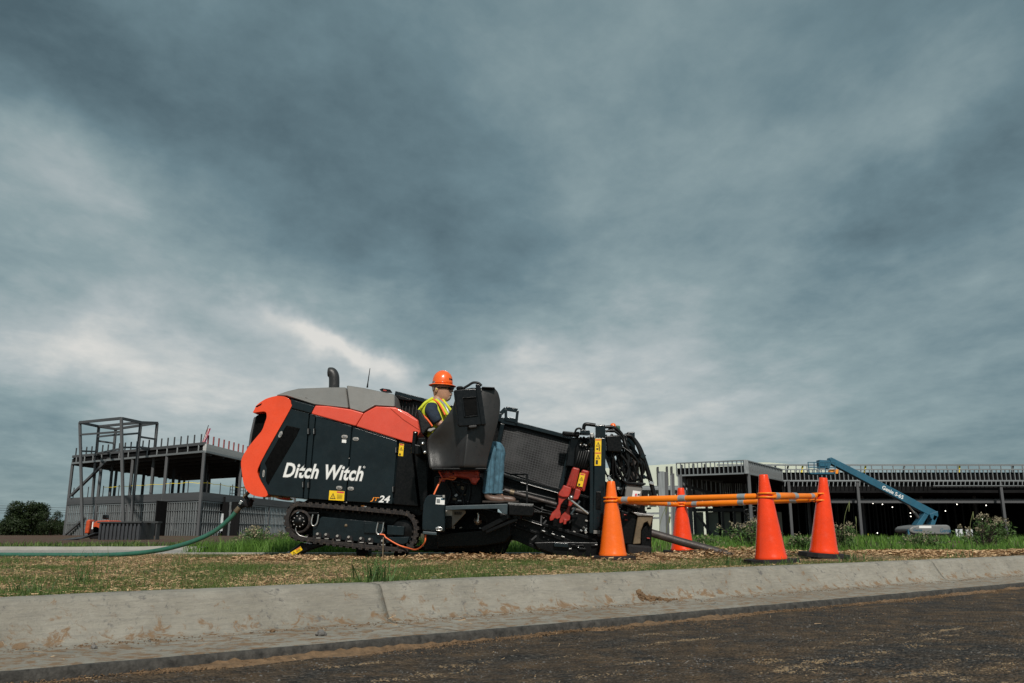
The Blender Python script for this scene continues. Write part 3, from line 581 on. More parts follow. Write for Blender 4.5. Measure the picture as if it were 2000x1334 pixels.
# tracks
def ring_path(zl, Y): return [P(*z2(*p), Y) for p in zl]
loop = [(255, 132), (600, 158), (1000, 190), (1300, 218), (1560, 243), (1650, 285), (1705, 370), (1722, 470), (1705, 590), (1655, 680), (1560, 730), (1440, 728), (1000, 690), (600, 640), (320, 600), (210, 572), (135, 490), (105, 400), (108, 300), (150, 205), (195, 155)]
def rsmp(p, n):
    c = p + [p[0]]; L = [0]
    for i in range(len(c) - 1): L.append(L[-1] + (c[i + 1] - c[i]).length)
    out = []; j = 0
    for k in range(n):
        d = L[-1] * k / n
        while L[j + 1] < d: j += 1
        out.append(c[j].lerp(c[j + 1], (d - L[j]) / (L[j + 1] - L[j])))
    return out
def track(y0, y1, stretch, Yp, label):
    t = bpy.data.objects.new('track', None); COL.objects.link(t); t.parent = rig; t['label'] = label; t.empty_display_size = .1
    base = [P(*z2(*p), Yp) for p in loop]
    if stretch: base = [Vector((p.x + (stretch if p.x > -2.2 else .0), p.y, p.z - (.05 if p.x > -2.2 else 0))) for p in base]
    sp = smoothpath(base + [base[0]], 4)[:-1]; o = rsmp(sp, 96); cx = sum((p.x for p in o)) / 96; cz_ = sum((p.z for p in o)) / 96
    nr = []
    for i, p in enumerate(o):
        d = (o[(i + 1) % 96] - o[i - 1]).normalized(); q = Vector((d.z, 0, -d.x))
        if q.dot(Vector((p.x - cx, 0, p.z - cz_))) < 0: q = -q
        nr.append((p, q, d))
    T = .046; mb = MB(); m = 96
    for p, q, d in nr:
        a = p; b = p - q * T; mb.v += [Vector((a.x, y0, a.z)), Vector((a.x, y1, a.z)), Vector((b.x, y1, b.z)), Vector((b.x, y0, b.z))]
    mb.f = [(4 * i + j, 4 * i + (j + 1) % 4, 4 * ((i + 1) % m) + (j + 1) % 4, 4 * ((i + 1) % m) + j) for i in range(m) for j in range(4)]; mb.sm = [True] * len(mb.f)
    belt = mb.build('belt', 'rubber', t, bevel=.006)
    lugm = None
    for i in range(0, 96, 2):
        p, q, d = nr[i]; rot = Matrix((d, Vector((0, 1, 0)), q)).transposed()
        if lugm is None:
            g = MB().box((0, 0, 0), (.040, (y1 - y0) * .98, .020)); lugm = bpy.data.meshes.new('tread_lug'); lugm.from_pydata(g.v, [], g.f); lugm.materials.append(M['rubber'])
        l = bpy.data.objects.new('tread_lug', lugm); COL.objects.link(l); l.parent = belt; l.location = Vector((p.x, (y0 + y1) / 2, p.z)) + q * .004 - org(rig); l.rotation_euler = rot.to_euler()
    g = MB()
    for i in range(1, 96, 2):
        p, q, d = nr[i]; g.box(Vector((p.x, y0 + (y1 - y0) * .5, p.z)) - q * (T + .012), (.022, (y1 - y0) * .55, .026), Matrix((d, Vector((0, 1, 0)), q)).transposed())
    g.build('drive_lugs', 'rubber', t)['kind'] = 'stuff'
    return t
tr = track(YB + .03, YB + .30, 0, YB + .03, 'near rubber track with mud on its tread')
track(FARY - .18, FARY + .1, 1.15, FARY - .18, 'far rubber track, longer towards the nose')
YT = YB + .07
MB().prism([P(*z2(*p), YB) for p in [(255, 175), (1000, 235), (1560, 290), (1680, 400), (1680, 590), (1560, 690), (1000, 650), (320, 560), (150, 470), (145, 300)]], YB + .31, YB + .36).build('inner_plate', 'black', tr)
def pt(name, l, y0, y1, mat, par=tr, bevel=.01): return pr(name, z2, l, y0, y1, mat, par, bevel)
pt('track_frame', [(440, 420), (550, 305), (720, 320), (1290, 375), (1330, 560), (1640, 560), (1640, 600), (1300, 640), (440, 560)], YT + .03, YT + .2, 'body')
pt('frame_box', [(1065, 380), (1300, 372), (1330, 480), (1300, 520), (1065, 510)], YT, YT + .1, 'body'); pt('idler_guard', [(1350, 408), (1565, 425), (1555, 540), (1345, 530)], YT, YT + .1, 'body')
pt('idler_plate', [(1365, 555), (1630, 550), (1600, 630), (1540, 650), (1370, 620)], YT + .01, YT + .1, 'body')
sc_ = P(*z2(275, 365), YT); ax = Matrix.Rotation(R(90), 3, 'X')
spk = MB().lathe([(0, .03), (.05, .03), (.055, .02), (.075, .02), (.08, .0), (.10, -.02), (.105, -.1)], sc_, 28, ax).build('drive_hub', 'black', tr)
for k in range(10):
    a = k * math.pi / 5; c = sc_ + Vector((.063 * math.cos(a), -.022, .063 * math.sin(a))); MB().lathe([(0, .008), (.009, .006), (.010, -.004)], c, 8, ax).build('hub_bolt', 'steel', spk)
MB().lathe([(.11, .0), (.135, .0), (.14, -.03), (.14, -.12)], sc_, 28, ax).build('sprocket', 'rubber', tr)
ic = P(*z2(1560, 470), YT + .06); MB().lathe([(0, .02), (.06, .02), (.10, .01), (.13, .01), (.15, -.02), (.15, -.1)], ic, 28, ax).build('idler_wheel', 'black', tr)
for x, y in ((500, 517), (602, 525), (742, 543), (880, 556), (1028, 572), (1137, 582), (1292, 600)):
    c = P(*z2(x + 8, y + 22), YT + .02); r = MB().lathe([(0, .004), (.036, .004), (.040, 0), (.042, -.05), (.042, -.15)], c, 18, ax, sm=False).build('roller', 'tyre', tr)
    MB().lathe([(0, .010), (.004, .010), (.004, .012), (.013, .012), (.015, .004), (.016, -.02)], P(*z2(x, y), YT + .005), 12, ax, sm=False).build('roller_cap', 'panelgrey', r)
    MB().box(P(*z2(x + 12, y + 52), YT + .02), (.05, .02, .012)).build('grease_seal', 'panelgrey', r, bevel=.005)
for x, y, hgt in ((468, 280, 135), (1262, 380, 140)):
    l = smoothpath(pts(z2, [(x - 22, y), (x - 42, y + hgt * .7), (x - 28, y + hgt), (x + 5, y + hgt * .98), (x + 30, y + hgt * .7), (x + 46, y)], YT - .015), 5); MB().tube(l, .0085, 8).build('tie_down_loop', 'chrome', tr)
pt('tie_bracket', [(380, 245), (520, 250), (520, 285), (380, 280)], YT, YT + .06, 'black'); pt('tie_bracket', [(1215, 365), (1330, 368), (1330, 395), (1215, 392)], YT - .005, YT + .06, 'black')
MB().lathe([(0, .01), (.018, .008), (.02, -.02)], P(*z2(848, 415), YT + .03), 10, ax).build('grease_plug', 'bronze', tr)
MB().tube(smoothpath(pts(z2, [(235, 430), (240, 490), (290, 540), (380, 560)], YT - .005), 4), .008, 6).build('motor_line', 'steel', tr)
# rear stabiliser
st = pr('stabiliser', z2, [(130, 745), (300, 625), (400, 640), (560, 620), (560, 660), (380, 720), (190, 805)], YB + .12, YB + .34, 'black', bevel=.012)
pr('foot_plate', z2, [(125, 742), (145, 730), (205, 800), (185, 808)], YB + .08, YB + .40, 'deck', st, bevel=.006)
warning(pts(z2, [(185, 797), (318, 712), (295, 668), (162, 752)], YB + .115), st, tri=((.3, .5, .8),), head=((.55, .96, .78, .95),))
pr('jack_foot', z2, [(965, 700), (1120, 712), (1118, 790), (1090, 812), (1000, 812), (975, 790)], YB + .35, YB + .62, 'tyre', bevel=.03); pr('jack_foot', z2, [(1420, 735), (1600, 735), (1570, 790), (1430, 800)], YB + .35, YB + .62, 'tyre', bevel=.03)

# ---------------- operator station (stands proud of the body, nearer the camera)
YP = 9.05
def Pz(l, ys): return [P(*z3(*q), y) for q, y in zip(l, ys)]
left = [(190, 930), (240, 860), (330, 765), (420, 645), (480, 550), (510, 450), (545, 352)]; ly = [9.22, 9.2, 9.17, 9.14, 9.12, 9.1, 9.1]
crt = [(700, 322), (676, 560), (655, 800), (635, 1020), (612, 1238)]; cry = [9.08, 9.05, 9.0, 8.98, 8.98]
right = [(965, 330), (1012, 385), (1037, 480), (1032, 610), (1000, 760), (950, 950), (900, 1110), (878, 1250)]; ry = [9.14, 9.15, 9.17, 9.18, 9.18, 9.18, 9.17, 9.16]
# rows of the shell from top to bottom: left edge, two points between, a sharp crease, right edge
rows = []
for k in range(15):
    u = k / 14
    def samp(pl, yl, t):
        i = min(int(t * (len(pl) - 1)), len(pl) - 2); q = t * (len(pl) - 1) - i
        return tuple(pl[i][j] + (pl[i + 1][j] - pl[i][j]) * q for j in (0, 1)) + (yl[i] + (yl[i + 1] - yl[i]) * q,)
    Lp = [(545, 352), (510, 450), (480, 550), (420, 645), (330, 765), (240, 860), (190, 930), (200, 1050), (217, 1150), (235, 1255)]; Ly = [9.1, 9.1, 9.12, 9.14, 9.17, 9.2, 9.22, 9.22, 9.2, 9.18]
    a = samp(Lp, Ly, u); c = samp(crt, cry, u); e = samp(right, ry, u); rr = []
    def inter(p, q, t, bul):
        return (p[0] + (q[0] - p[0]) * t, p[1] + (q[1] - p[1]) * t, p[2] + (q[2] - p[2]) * t + bul)
    g = ss(.25, .8, u)
    rr = [a] + [inter(a, c, t, .13 * g * math.sin(math.pi * t) ) for t in (.2, .4, .6, .75, .88)] + [inter(a, c, .95, .03 * g), c, inter(c, e, .04, -.004)] + [inter(c, e, t, -.015 * math.sin(math.pi * t)) for t in (.2, .4, .6, .8, .93)] + [e]
    rows.append([P(*z3(x, y), Y) for x, y, Y in rr])
n = len(rows[0]); mb = MB(); mb.v = [p for r in rows for p in r]; mb.f = [(i * n + j, i * n + j + 1, (i + 1) * n + j + 1, (i + 1) * n + j) for i in range(14) for j in range(n - 1)]; mb.sm = [True] * len(mb.f)
pod = mb.build('operator_pod', 'podplastic', rig); md = pod.modifiers.new('solid', 'SOLIDIFY'); md.thickness = .05; md.offset = -1 if pod.data.polygons[0].normal.y < 0 else 1
md2 = pod.modifiers.new('sub', 'SUBSURF'); md2.levels = 1; md2.render_levels = 2
# inner floor/console wall so that the pod has depth
MB().prism(pts(z3, [(540, 372), (700, 335), (955, 345), (1015, 470), (1010, 610), (975, 760), (930, 900), (700, 900), (600, 700), (520, 520)], 9.24), 9.24, 9.34).build('console', 'seat', rig, bevel=.02)
MB().prism(pts(z3, [(235, 1235), (880, 1235), (870, 1262), (250, 1268)], 9.05), 9.08, 9.62).build('pod_floor', 'black', rig, bevel=.01)
# monitor
YM = 8.90
mon = pr('monitor', z3, [(497, 372), (512, 357), (735, 343), (792, 372), (858, 735), (850, 750), (560, 770), (543, 758)], YM, YM + .09, 'gloss', bevel=.018, seg=3)
pr('monitor_rail', z3, [(745, 300), (760, 285), (800, 298), (862, 738), (852, 752), (815, 754)], YM - .035, YM + .1, 'gloss', mon, bevel=.016, seg=3)
pr('monitor_rim', z3, [(497, 372), (520, 365), (560, 752), (543, 762)], YM - .02, YM + .02, 'gloss', mon, bevel=.008)
for l in ([(588, 440), (757, 430), (757, 444), (604, 455)], [(588, 440), (605, 452), (632, 655), (615, 672)], [(615, 672), (632, 655), (772, 640), (778, 652)]):
    pr('recess_edge', z3, l, YM - .016, YM + .01, 'gloss', mon, bevel=.006)
pr('recess_panel', z3, [(607, 456), (757, 446), (772, 638), (634, 653)], YM - .004, YM + .01, 'mesh_dark', mon, bevel=.002)
pr('pull_handle', z3, [(664, 775), (675, 760), (755, 752), (763, 765), (752, 782), (680, 788)], YM - .03, YM + .06, 'podplastic', mon, bevel=.008)
MB().tube(smoothpath(pts(z3, [(600, 345), (660, 310), (720, 275), (780, 280), (815, 310)], YM + .12), 5), .014, 8).build('cable_loop', 'blackhose', mon)
pr('control_knob', z3, [(525, 330), (545, 312), (600, 312), (612, 345), (530, 352)], YM + .05, YM + .13, 'black', mon, bevel=.012)
pr('top_cap', z3, [(815, 318), (962, 325), (968, 340), (820, 336)], 9.06, 9.3, 'black', bevel=.008)
# hinge bracket of the pod
hb = pr('pod_bracket', z3, [(92, 900), (182, 895), (190, 960), (205, 1085), (160, 1095), (125, 1000), (105, 980)], 9.15, 9.22, 'black', bevel=.01)
for q in ((150, 962), (173, 1063)): MB().lathe([(0, .012), (.016, .010), (.019, -.01)], P(*z3(*q), 9.145), 10, ax).build('bracket_bolt', 'chrome', hb)
MB().tube([P(*z3(68, 830), 9.35), P(*z3(42, 1075), 9.35)], .028, 12).build('hinge_post', 'black', rig); MB().tube([P(*z3(60, 840), 9.315), P(*z3(72, 845), 9.315)], .012, 8).build('post_pin', 'steel', rig)
pr('pod_arm', z3, [(40, 960), (140, 980), (150, 1090), (60, 1100)], 9.3, 9.95, 'black', bevel=.02)
# seat
pr('seat_back', z3, [(74, 588), (108, 568), (150, 630), (262, 775), (215, 790), (150, 868), (128, 838)], 9.22, 9.62, 'seat', bevel=.03, seg=3)
pr('armrest', z3, [(198, 822), (215, 795), (285, 782), (292, 800), (240, 830)], 9.18, 9.27, 'panelgrey', bevel=.012)
pr('seat_cushion', z3, [(180, 1010), (500, 1010), (560, 1090), (520, 1120), (200, 1120)], 9.25, 9.7, 'seat', bevel=.03)
# under the pod
ur = pr('swivel_base', z4, [(285, 112), (840, 118), (835, 190), (785, 300), (735, 290), (705, 225), (540, 200), (420, 225), (350, 215)], 9.32, 9.6, 'deepred', bevel=.012)
for l in ([(292, 118), (318, 120), (375, 220), (350, 225)], [(790, 135), (830, 138), (826, 180), (790, 172)], [(735, 215), (850, 225), (790, 300), (745, 280)]): pr('swivel_rib', z4, l, 9.26, 9.34, 'deepred', ur, bevel=.006)
pr('swivel_lug', z4, [(318, 222), (392, 235), (388, 272), (316, 272)], 9.28, 9.36, 'redpaint', ur, bevel=.006)
for k in range(12):
    x = random.uniform(360, 700); y = random.uniform(140, 195); MB().lathe([(0, .008), (.008, .006), (.01, -.004)], P(*z4(x, y), 9.312), 8, ax).build('swivel_bolt', random.choice(('deepred', 'steel', 'black')), ur)
MB().tube(smoothpath(pts(z4, [(350, 235), (430, 235), (500, 245), (535, 215), (450, 210)], 9.27), 4), .008, 6).build('swivel_cable', 'wire', ur)
pr('pedestal', z4, [(250, 200), (880, 200), (880, 575), (400, 575), (250, 900)], 9.72, 10.3, 'black', bevel=.02)
pr('back_wall', z4, [(-20, 60), (400, 60), (900, 0), (1080, 20), (1080, 700), (900, 950), (-20, 950)], 10.45, 10.6, 'black', bevel=.02)
pr('black_column', z1, [(1150, 530), (1250, 500), (1260, 990), (1200, 1000)], 9.95, 10.5, 'black', bevel=.02)
sb = pr('side_box', z4, [(98, 720), (112, 560), (135, 490), (165, 455), (205, 435), (385, 440), (398, 460), (398, 900), (385, 930), (95, 912)], 9.18, 9.45, 'body', bevel=.02, seg=3)
pr('box_step', z4, [(105, 915), (288, 930), (285, 972), (103, 955)], 9.14, 9.4, 'deck', sb, bevel=.008)
lb = plate('white_label', pts(z4, [(272, 565), (388, 573), (392, 480), (280, 478)], 9.18), 'white', sb, .003); plate('label_band', pts(z4, [(340, 506), (388, 508), (389, 488), (341, 487)], 9.174), 'teal', lb, .002)
for k in range(4): plate('label_line', pts(z4, [(285, 545 - k * 14), (330, 547 - k * 14), (330, 541 - k * 14), (285, 539 - k * 14)], 9.174), 'outline', lb, .002)
pr('latch_cap', z4, [(360, 445), (392, 447), (392, 485), (362, 483)], 9.15, 9.2, 'panelgrey', sb, bevel=.005)
MB().tube(smoothpath(pts(z4, [(275, 880), (310, 865), (355, 880), (345, 905), (300, 905), (278, 885)], 9.15), 4), .008, 6).build('coupler_ring', 'chrome', sb); pr('coupler', z4, [(285, 868), (330, 866), (335, 892), (288, 893)], 9.13, 9.2, 'steel', sb, bevel=.008)
pn = pr('valve_panel', z4, [(400, 640), (498, 630), (660, 645), (660, 680), (498, 850), (480, 880), (400, 880)], 9.36, 9.45, 'panelgrey', bevel=.006)
pr('panel_lower', z4, [(400, 722), (482, 722), (482, 885), (400, 890)], 9.33, 9.4, 'black', pn, bevel=.008); plate('white_label', pts(z4, [(405, 715), (488, 715), (490, 625), (408, 640)], 9.355), 'white', pn, .002)
for x in (520, 545, 570, 595): pr('panel_rib', z4, [(x, 668), (x + 14, 668), (x + 12, 705), (x, 705)], 9.345, 9.37, 'black', pn, bevel=.003)
# platform
dk = pr('platform_beam', z4, [(400, 590), (490, 582), (1212, 560), (1206, 702), (1150, 692), (1092, 626), (660, 632), (490, 642), (400, 640)], 9.1, 9.16, 'deck', bevel=.006)
MB().prism(pts(z4, [(400, 586), (1212, 556), (1212, 572), (400, 602)], 9.1), 9.16, 9.85).build('platform_deck', 'deck', rig, bevel=.004)
stp = pr('front_step', z4, [(1216, 562), (1540, 580), (1560, 640), (1540, 722), (1225, 708)], 9.12, 9.85, 'black', bevel=.01)
for k in range(22):
    u = k / 21; x = 1225 + 310 * u; y = 558 + 18 * u; MB().box(P(*z4(x, y), 9.3), (.012, .32, .014)).build('tread_tooth', 'steel', stp)
MB().tube([P(*z4(1462, 575), 9.3), P(*z4(1465, 175), 9.3), P(*z4(1250, 178), 9.5)], .012, 8).build('grab_rail', 'black', rig)
for a, b, w in (((880, 900), (1245, 712), .05), ((930, 930), (1340, 757), .035), ((1245, 712), (1390, 735), .05)):
    MB().bar(P(*z4(*a), 9.25), P(*z4(*b), 9.2), .06, w).build('brace', 'black', rig, bevel=.006)
pr('lower_mass', z4, [(290, 930), (900, 880), (1250, 760), (1260, 990), (1190, 1080), (900, 1130), (290, 1150)], 9.62, 10.3, 'black', bevel=.03)
lt = MB().lathe([(0, .05), (.03, .05), (.03, 0), (.045, -.01), (.045, -.04)], P(*z4(822, 780), 9.5), 12, ax).build('lamp', 'steel', rig); MB().tube(smoothpath(pts(z4, [(820, 680), (832, 720), (820, 800)], 9.46), 4), .012, 8).build('spring', 'chrome', lt)
MB().tube(smoothpath(pts(z4, [(850, 690), (920, 720), (940, 790), (930, 850)], 9.46), 5), .008, 6).build('hose', 'blackhose', rig)
for x, y in ((540, 450), (520, 500), (545, 540), (575, 300), (625, 355), (480, 435), (585, 520), (640, 440), (860, 880), (600, 870), (505, 868)):
    MB().box(P(*z4(x, y), 9.69), (.03 + random.random() * .02, .03, .012 + random.random() * .03), Matrix.Rotation(random.uniform(-.6, .6), 3, 'Y')).build('valve_fitting', random.choice(('steel', 'black', 'bronze', 'steel')), rig, bevel=.003)
for pth in ([(420, 300), (470, 420), (430, 560)], [(470, 250), (540, 380), (620, 470), (640, 570)], [(600, 260), (660, 350), (600, 480)], [(700, 250), (720, 400), (690, 560)], [(430, 250), (600, 300), (760, 280)]):
    MB().tube(smoothpath(pts(z4, pth, 9.66), 5), .014, 8).build('hose', 'blackhose', rig)

# ---------------- rod magazine, drill frame, vice and anchors
def D(px, py, Y): return P(px, py, Y)
mg = pr('rod_magazine', z1, [(1035, 240), (1040, 236), (2185, 525), (2120, 880), (1020, 640)], 10.52, 11.0, 'black', bevel=.015, Y=10.5)
mg['label'] = 'inclined black rod magazine box'
MB().prism([P(985, 832, 10.5), P(1113, 866, 10.5), P(1094, 955, 10.5), P(968, 915, 10.5)], 10.5, 10.53).build('screen', 'screen', mg)
mb = MB()
for k in range(26):
    u = k / 25; mb.bar(P(985 + 128 * u, 832 + 34 * u, 10.496), P(968 + 126 * u, 915 + 40 * u, 10.496), .004, .004)
for k in range(20):
    v = k / 19; mb.bar(P(985 - 17 * v, 832 + 83 * v, 10.494), P(1113 - 19 * v, 866 + 89 * v, 10.494), .004, .004)
sw = mb.build('screen_wire', 'struct', mg); sw['kind'] = 'stuff'
for a, b, w in (((772, 768), (1118, 856), .05), ((958, 920), (1096, 962), .05)): MB().bar(P(*a, 10.46), P(*b, 10.46), .06, w).build('magazine_rail', 'body', mg, bevel=.006)
MB().bar(P(1116, 862, 10.45), P(1092, 966, 10.45), .06, .05).build('magazine_post', 'body', mg, bevel=.006)
MB().bar(P(982, 828, 10.45), P(962, 920, 10.45), .05, .05).build('magazine_post', 'body', mg, bevel=.006)
mb = MB()
for k in range(14): mb.bar(P(775 + k * 6.6, 778 + k * 1.9, 10.5), P(772 + k * 6.6, 800 + k * 2.2, 10.5), .006, .006)
mb.build('rear_screen', 'structdark', mg)['kind'] = 'stuff'
pr('rail_cap', z1, [(1038, 240), (1060, 238), (1155, 268), (1130, 276), (1045, 262)], 10.42, 10.5, 'black', mg, bevel=.006)
# carriage bracket on top (handle plate)
hn = MB(); o4 = [(978, 822), (975, 812), (988, 797), (1008, 800), (1014, 805), (1008, 829)]; i4 = [(988, 816), (988, 803), (1007, 806), (1005, 818)]
hq = bpy.data.objects.new('lift_bracket', None); COL.objects.link(hq); hq.parent = mg
for a, b in (((976, 824), (978, 808)), ((978, 808), (988, 798)), ((988, 798), (1011, 802)), ((1011, 802), (1008, 828)), ((986, 818), (1008, 822)), ((988, 800), (988, 820))): MB().bar(P(*a, 10.42), P(*b, 10.42), .035, .05).build('bracket_plate', 'body', hq, bevel=.005)
MB().prism([P(976, 815, 10.42), P(988, 816, 10.42), P(1008, 820, 10.42), P(1008, 832, 10.42), P(976, 826, 10.42)], 10.42, 10.45).build('bracket_plate', 'body', hq, bevel=.004)
# drill frame
df = MB().prism([P(930, 990, 10.0), P(1180, 1050, 10.0), P(1200, 1090, 10.0), P(1096, 1090, 10.0), P(1000, 1048, 10.0), P(930, 1012, 10.0)], 9.98, 10.5).build('drill_frame', 'black', rig, bevel=.012)
for a, b, w in (((960, 922), (1200, 985), .03), ((1016, 1012), (1190, 1062), .035), ((992, 1024), (1048, 1041), .03), ((1000, 1049), (1094, 1090), .04), ((1055, 1036), (1112, 1058), .045)):
    MB().bar(P(*a, 9.93), P(*b, 9.93), .05, w).build('frame_rail', 'black', df, bevel=.005)
for a, b in (((1059, 990), (1056, 1026)), ((1061, 1024), (1067, 1016)), ((1040, 1000), (1055, 994)), ((1038, 1055), (1048, 1046))): MB().bar(P(*a, 9.9), P(*b, 9.9), .02, .02).build('strut', 'structdark', df, bevel=.003)
for q in ((1061, 1037), (1080, 1043), (1099, 1048)): 
    o = MB().bar(P(q[0] - 3, q[1] - 1, 9.88), P(q[0] + 4, q[1] + 1.5, 9.88), .018, .014).build('grease_fitting', 'chrome', df, bevel=.005)
MB().tube([P(985, 957, 9.95), P(1170, 1008, 9.95)], .026, 14).build('drill_shaft', 'rodsteel', df); MB().tube([P(996, 960.5, 9.95), P(1004, 963, 9.95)], .034, 14).build('shaft_collar', 'bronze', df)
pr('gearbox', z7, [(0, 190), (520, 220), (1000, 340), (1000, 420), (0, 420)], 10.2, 10.45, 'black', df, bevel=.02)
pr('foot_beam', z7, [(640, 1010), (960, 1000), (1640, 1010), (1640, 1240), (1120, 1255), (700, 1110)], 9.85, 10.45, 'black', df, bevel=.015)
pr('foot_box', z7, [(955, 1010), (1180, 1030), (1180, 1100), (955, 1085)], 9.8, 9.87, 'body', df, bevel=.008)
for k in range(10): MB().box(P(*z7(random.uniform(1200, 1620), random.uniform(1040, 1130)), 9.84), (random.uniform(.02, .09), .04, random.uniform(.012, .03))).build('foot_fitting', random.choice(('black', 'steel', 'body', 'black')), df, bevel=.004)
# masts
for l, y0, y1, nm in (([(470, 300), (500, 290), (505, 1070), (465, 1070)], 9.82, 9.95, 'mast_guide'), ([(512, 205), (612, 205), (608, 1040), (495, 1035)], 9.86, 10.02, 'mast_post'), ([(522, 92), (608, 88), (612, 205), (524, 208)], 9.88, 10.0, 'mast_sleeve')):
    pr(nm, z5, l, y0, y1, 'body', bevel=.012)
warning(pts(z5, [(512, 458), (570, 458), (573, 216), (517, 216)], 9.855), rig, tri=((.5, .80, .7), (.5, .33, .7)), head=((.05, .95, .94, .975), (.05, .95, .45, .485)), lines=True)
pr('pictogram', z5, [(528, 300), (545, 300), (545, 312), (528, 312)], 9.846, 9.852, 'ink', bevel=0)
pr('pictogram', z5, [(550, 290), (560, 290), (558, 325), (552, 325)], 9.846, 9.852, 'ink', bevel=0)
pr('mast_window', z5, [(525, 690), (572, 690), (566, 850), (522, 850)], 9.85, 9.87, 'black', bevel=.006); pr('mast_base', z5, [(495, 1038), (562, 1040), (560, 1072), (493, 1070)], 9.84, 9.86, 'hoodgrey', bevel=.004)
pr('mast_post', z6, [(298, 155), (368, 153), (380, 520), (330, 900), (290, 900)], 10.35, 10.5, 'body', bevel=.012)
pr('anchor_block', z6, [(105, 190), (235, 180), (260, 290), (245, 340), (120, 330)], 9.98, 10.3, 'black', bevel=.015)
for a, b, w in (((105, 320), (235, 660), .07), ((270, 330), (180, 520), .06), ((240, 350), (300, 520), .06), ((120, 560), (220, 560), .05), ((180, 300), (330, 420), .05)):
    MB().bar(P(*z6(*a), 10.15), P(*z6(*b), 10.15), .06, w).build('anchor_strut', 'body', rig, bevel=.006)
bn = MB().lathe([(.036, -.03), (.036, .02), (.030, .045), (.016, .055), (0, .057)], P(*z6(172, 118), 10.1), 16).build('beacon', 'amber', rig); MB().lathe([(.06, -.05), (.06, 0), (.0, 0)], P(*z6(172, 118), 10.1), 14).build('beacon_base', 'black', bn)
pr('lamp_bracket', z6, [(198, 95), (235, 98), (238, 140), (200, 138)], 10.1, 10.2, 'hosegreen', bevel=.01)
for pth, r in (([(100, 112), (170, 110), (230, 150), (280, 230), (315, 350), (318, 430)], .03), ([(105, 150), (180, 145), (250, 210), (300, 320), (310, 480), (290, 560)], .026), ([(275, 190), (330, 195), (400, 280), (450, 400), (500, 560), (535, 700), (540, 750)], .045), ([(290, 185), (345, 200), (395, 290), (420, 360)], .03), ([(240, 360), (300, 440), (315, 560), (270, 640), (245, 720)], .03), ([(150, 330), (190, 420), (200, 520), (240, 600)], .02), ([(350, 420), (375, 500), (420, 560), (440, 610)], .018), ([(140, 250), (260, 260), (300, 380), (330, 430)], .022)):
    MB().tube(smoothpath(pts(z6, pth, 10.05 if r != .045 else 10.2), 6), r * .62, 10).build('hydraulic_hose', 'blackhose', rig)
cy = MB().tube([P(*z6(385, 370), 10.2), P(*z6(345, 600), 10.2)], .05, 14).build('anchor_cylinder', 'rodsteel', rig); MB().tube([P(*z6(390, 365), 10.2), P(*z6(384, 395), 10.2)], .06, 14).build('cylinder_cap', 'black', cy)
mt = pr('rotation_motor', z6, [(290, 610), (440, 640), (420, 840), (270, 800)], 10.0, 10.35, 'hoodgrey', bevel=.02)
pr('motor_flange', z6, [(240, 575), (300, 600), (465, 612), (470, 625), (440, 640), (290, 625)], 9.97, 10.38, 'black', mt, bevel=.01); plate('white_label', pts(z6, [(333, 800), (385, 820), (420, 690), (350, 680)], 9.998), 'white', mt, .003)
plate('label_mark', pts(z6, [(368, 726), (384, 728), (388, 710), (372, 708)], 9.99), 'stred', mt, .002); plate('label_mark', pts(z6, [(392, 724), (410, 724), (412, 710), (394, 710)], 9.99), 'ink', mt, .002)
for k in range(26):
    x = random.uniform(110, 520); y = random.choice((random.uniform(540, 700), random.uniform(820, 900), random.uniform(330, 520))); MB().box(P(*z6(x, y), 10.02 + random.random() * .2), (.02 + random.random() * .05, .03, .015 + random.random() * .04), Matrix.Rotation(random.uniform(-.8, .8), 3, 'Y')).build('fitting', random.choice(('black', 'black', 'steel', 'body', 'chrome')), rig, bevel=.004)
vp = pr('front_plate', z6, [(395, 905), (535, 905), (505, 1010), (480, 960), (450, 975), (425, 1040), (420, 1160), (350, 1165)], 9.96, 10.0, 'bronze', bevel=.01); pr('plate_top', z6, [(330, 870), (400, 880), (540, 900), (535, 912), (395, 908)], 9.94, 10.3, 'steel', vp, bevel=.006)
pr('vice_body', z6, [(240, 850), (395, 900), (350, 1170), (240, 1170)], 10.0, 10.4, 'black', bevel=.02); pr('vice_jaw', z6, [(425, 1040), (480, 965), (535, 905), (520, 1080), (520, 1200), (420, 1200)], 10.02, 10.35, 'black', bevel=.02)
pr('anchor_foot', z6, [(300, 1160), (520, 1180), (520, 1260), (430, 1275), (300, 1260)], 9.95, 10.45, 'tyre', bevel=.03)
for q in ((285, 900), (290, 945), (490, 1110)): pr('jaw_insert', z6, [(q[0] - 15, q[1] - 7), (q[0] + 15, q[1] - 4), (q[0] + 14, q[1] + 7), (q[0] - 15, q[1] + 4)], 9.985, 10.05, 'redpaint', bevel=.006)
pr('valve_bank', z5, [(340, 300), (380, 210), (470, 200), (480, 300), (470, 470), (330, 470)], 10.15, 10.4, 'black', bevel=.02)
pr('side_cover', z5, [(300, 205), (390, 200), (355, 470), (255, 460)], 10.25, 10.4, 'gloss', bevel=.01)
vb = pr('valve_block', z5, [(385, 135), (470, 140), (472, 175), (385, 170)], 9.98, 10.15, 'body', bevel=.008); MB().tube(smoothpath(pts(z5, [(415, 135), (418, 100), (440, 85), (520, 95)], 10.0), 5), .022, 8).build('valve_handle', 'black', vb); pr('valve_gauge', z5, [(470, 165), (500, 160), (512, 185), (500, 208), (475, 205)], 9.96, 10.05, 'steel', vb, bevel=.008)
pr('junction', z5, [(225, 145), (325, 155), (375, 150), (378, 195), (230, 180)], 10.1, 10.25, 'black', bevel=.012); MB().tube(smoothpath(pts(z5, [(335, 165), (350, 130), (385, 125), (395, 160)], 10.05), 5), .012, 8).build('hose', 'blackhose', rig)
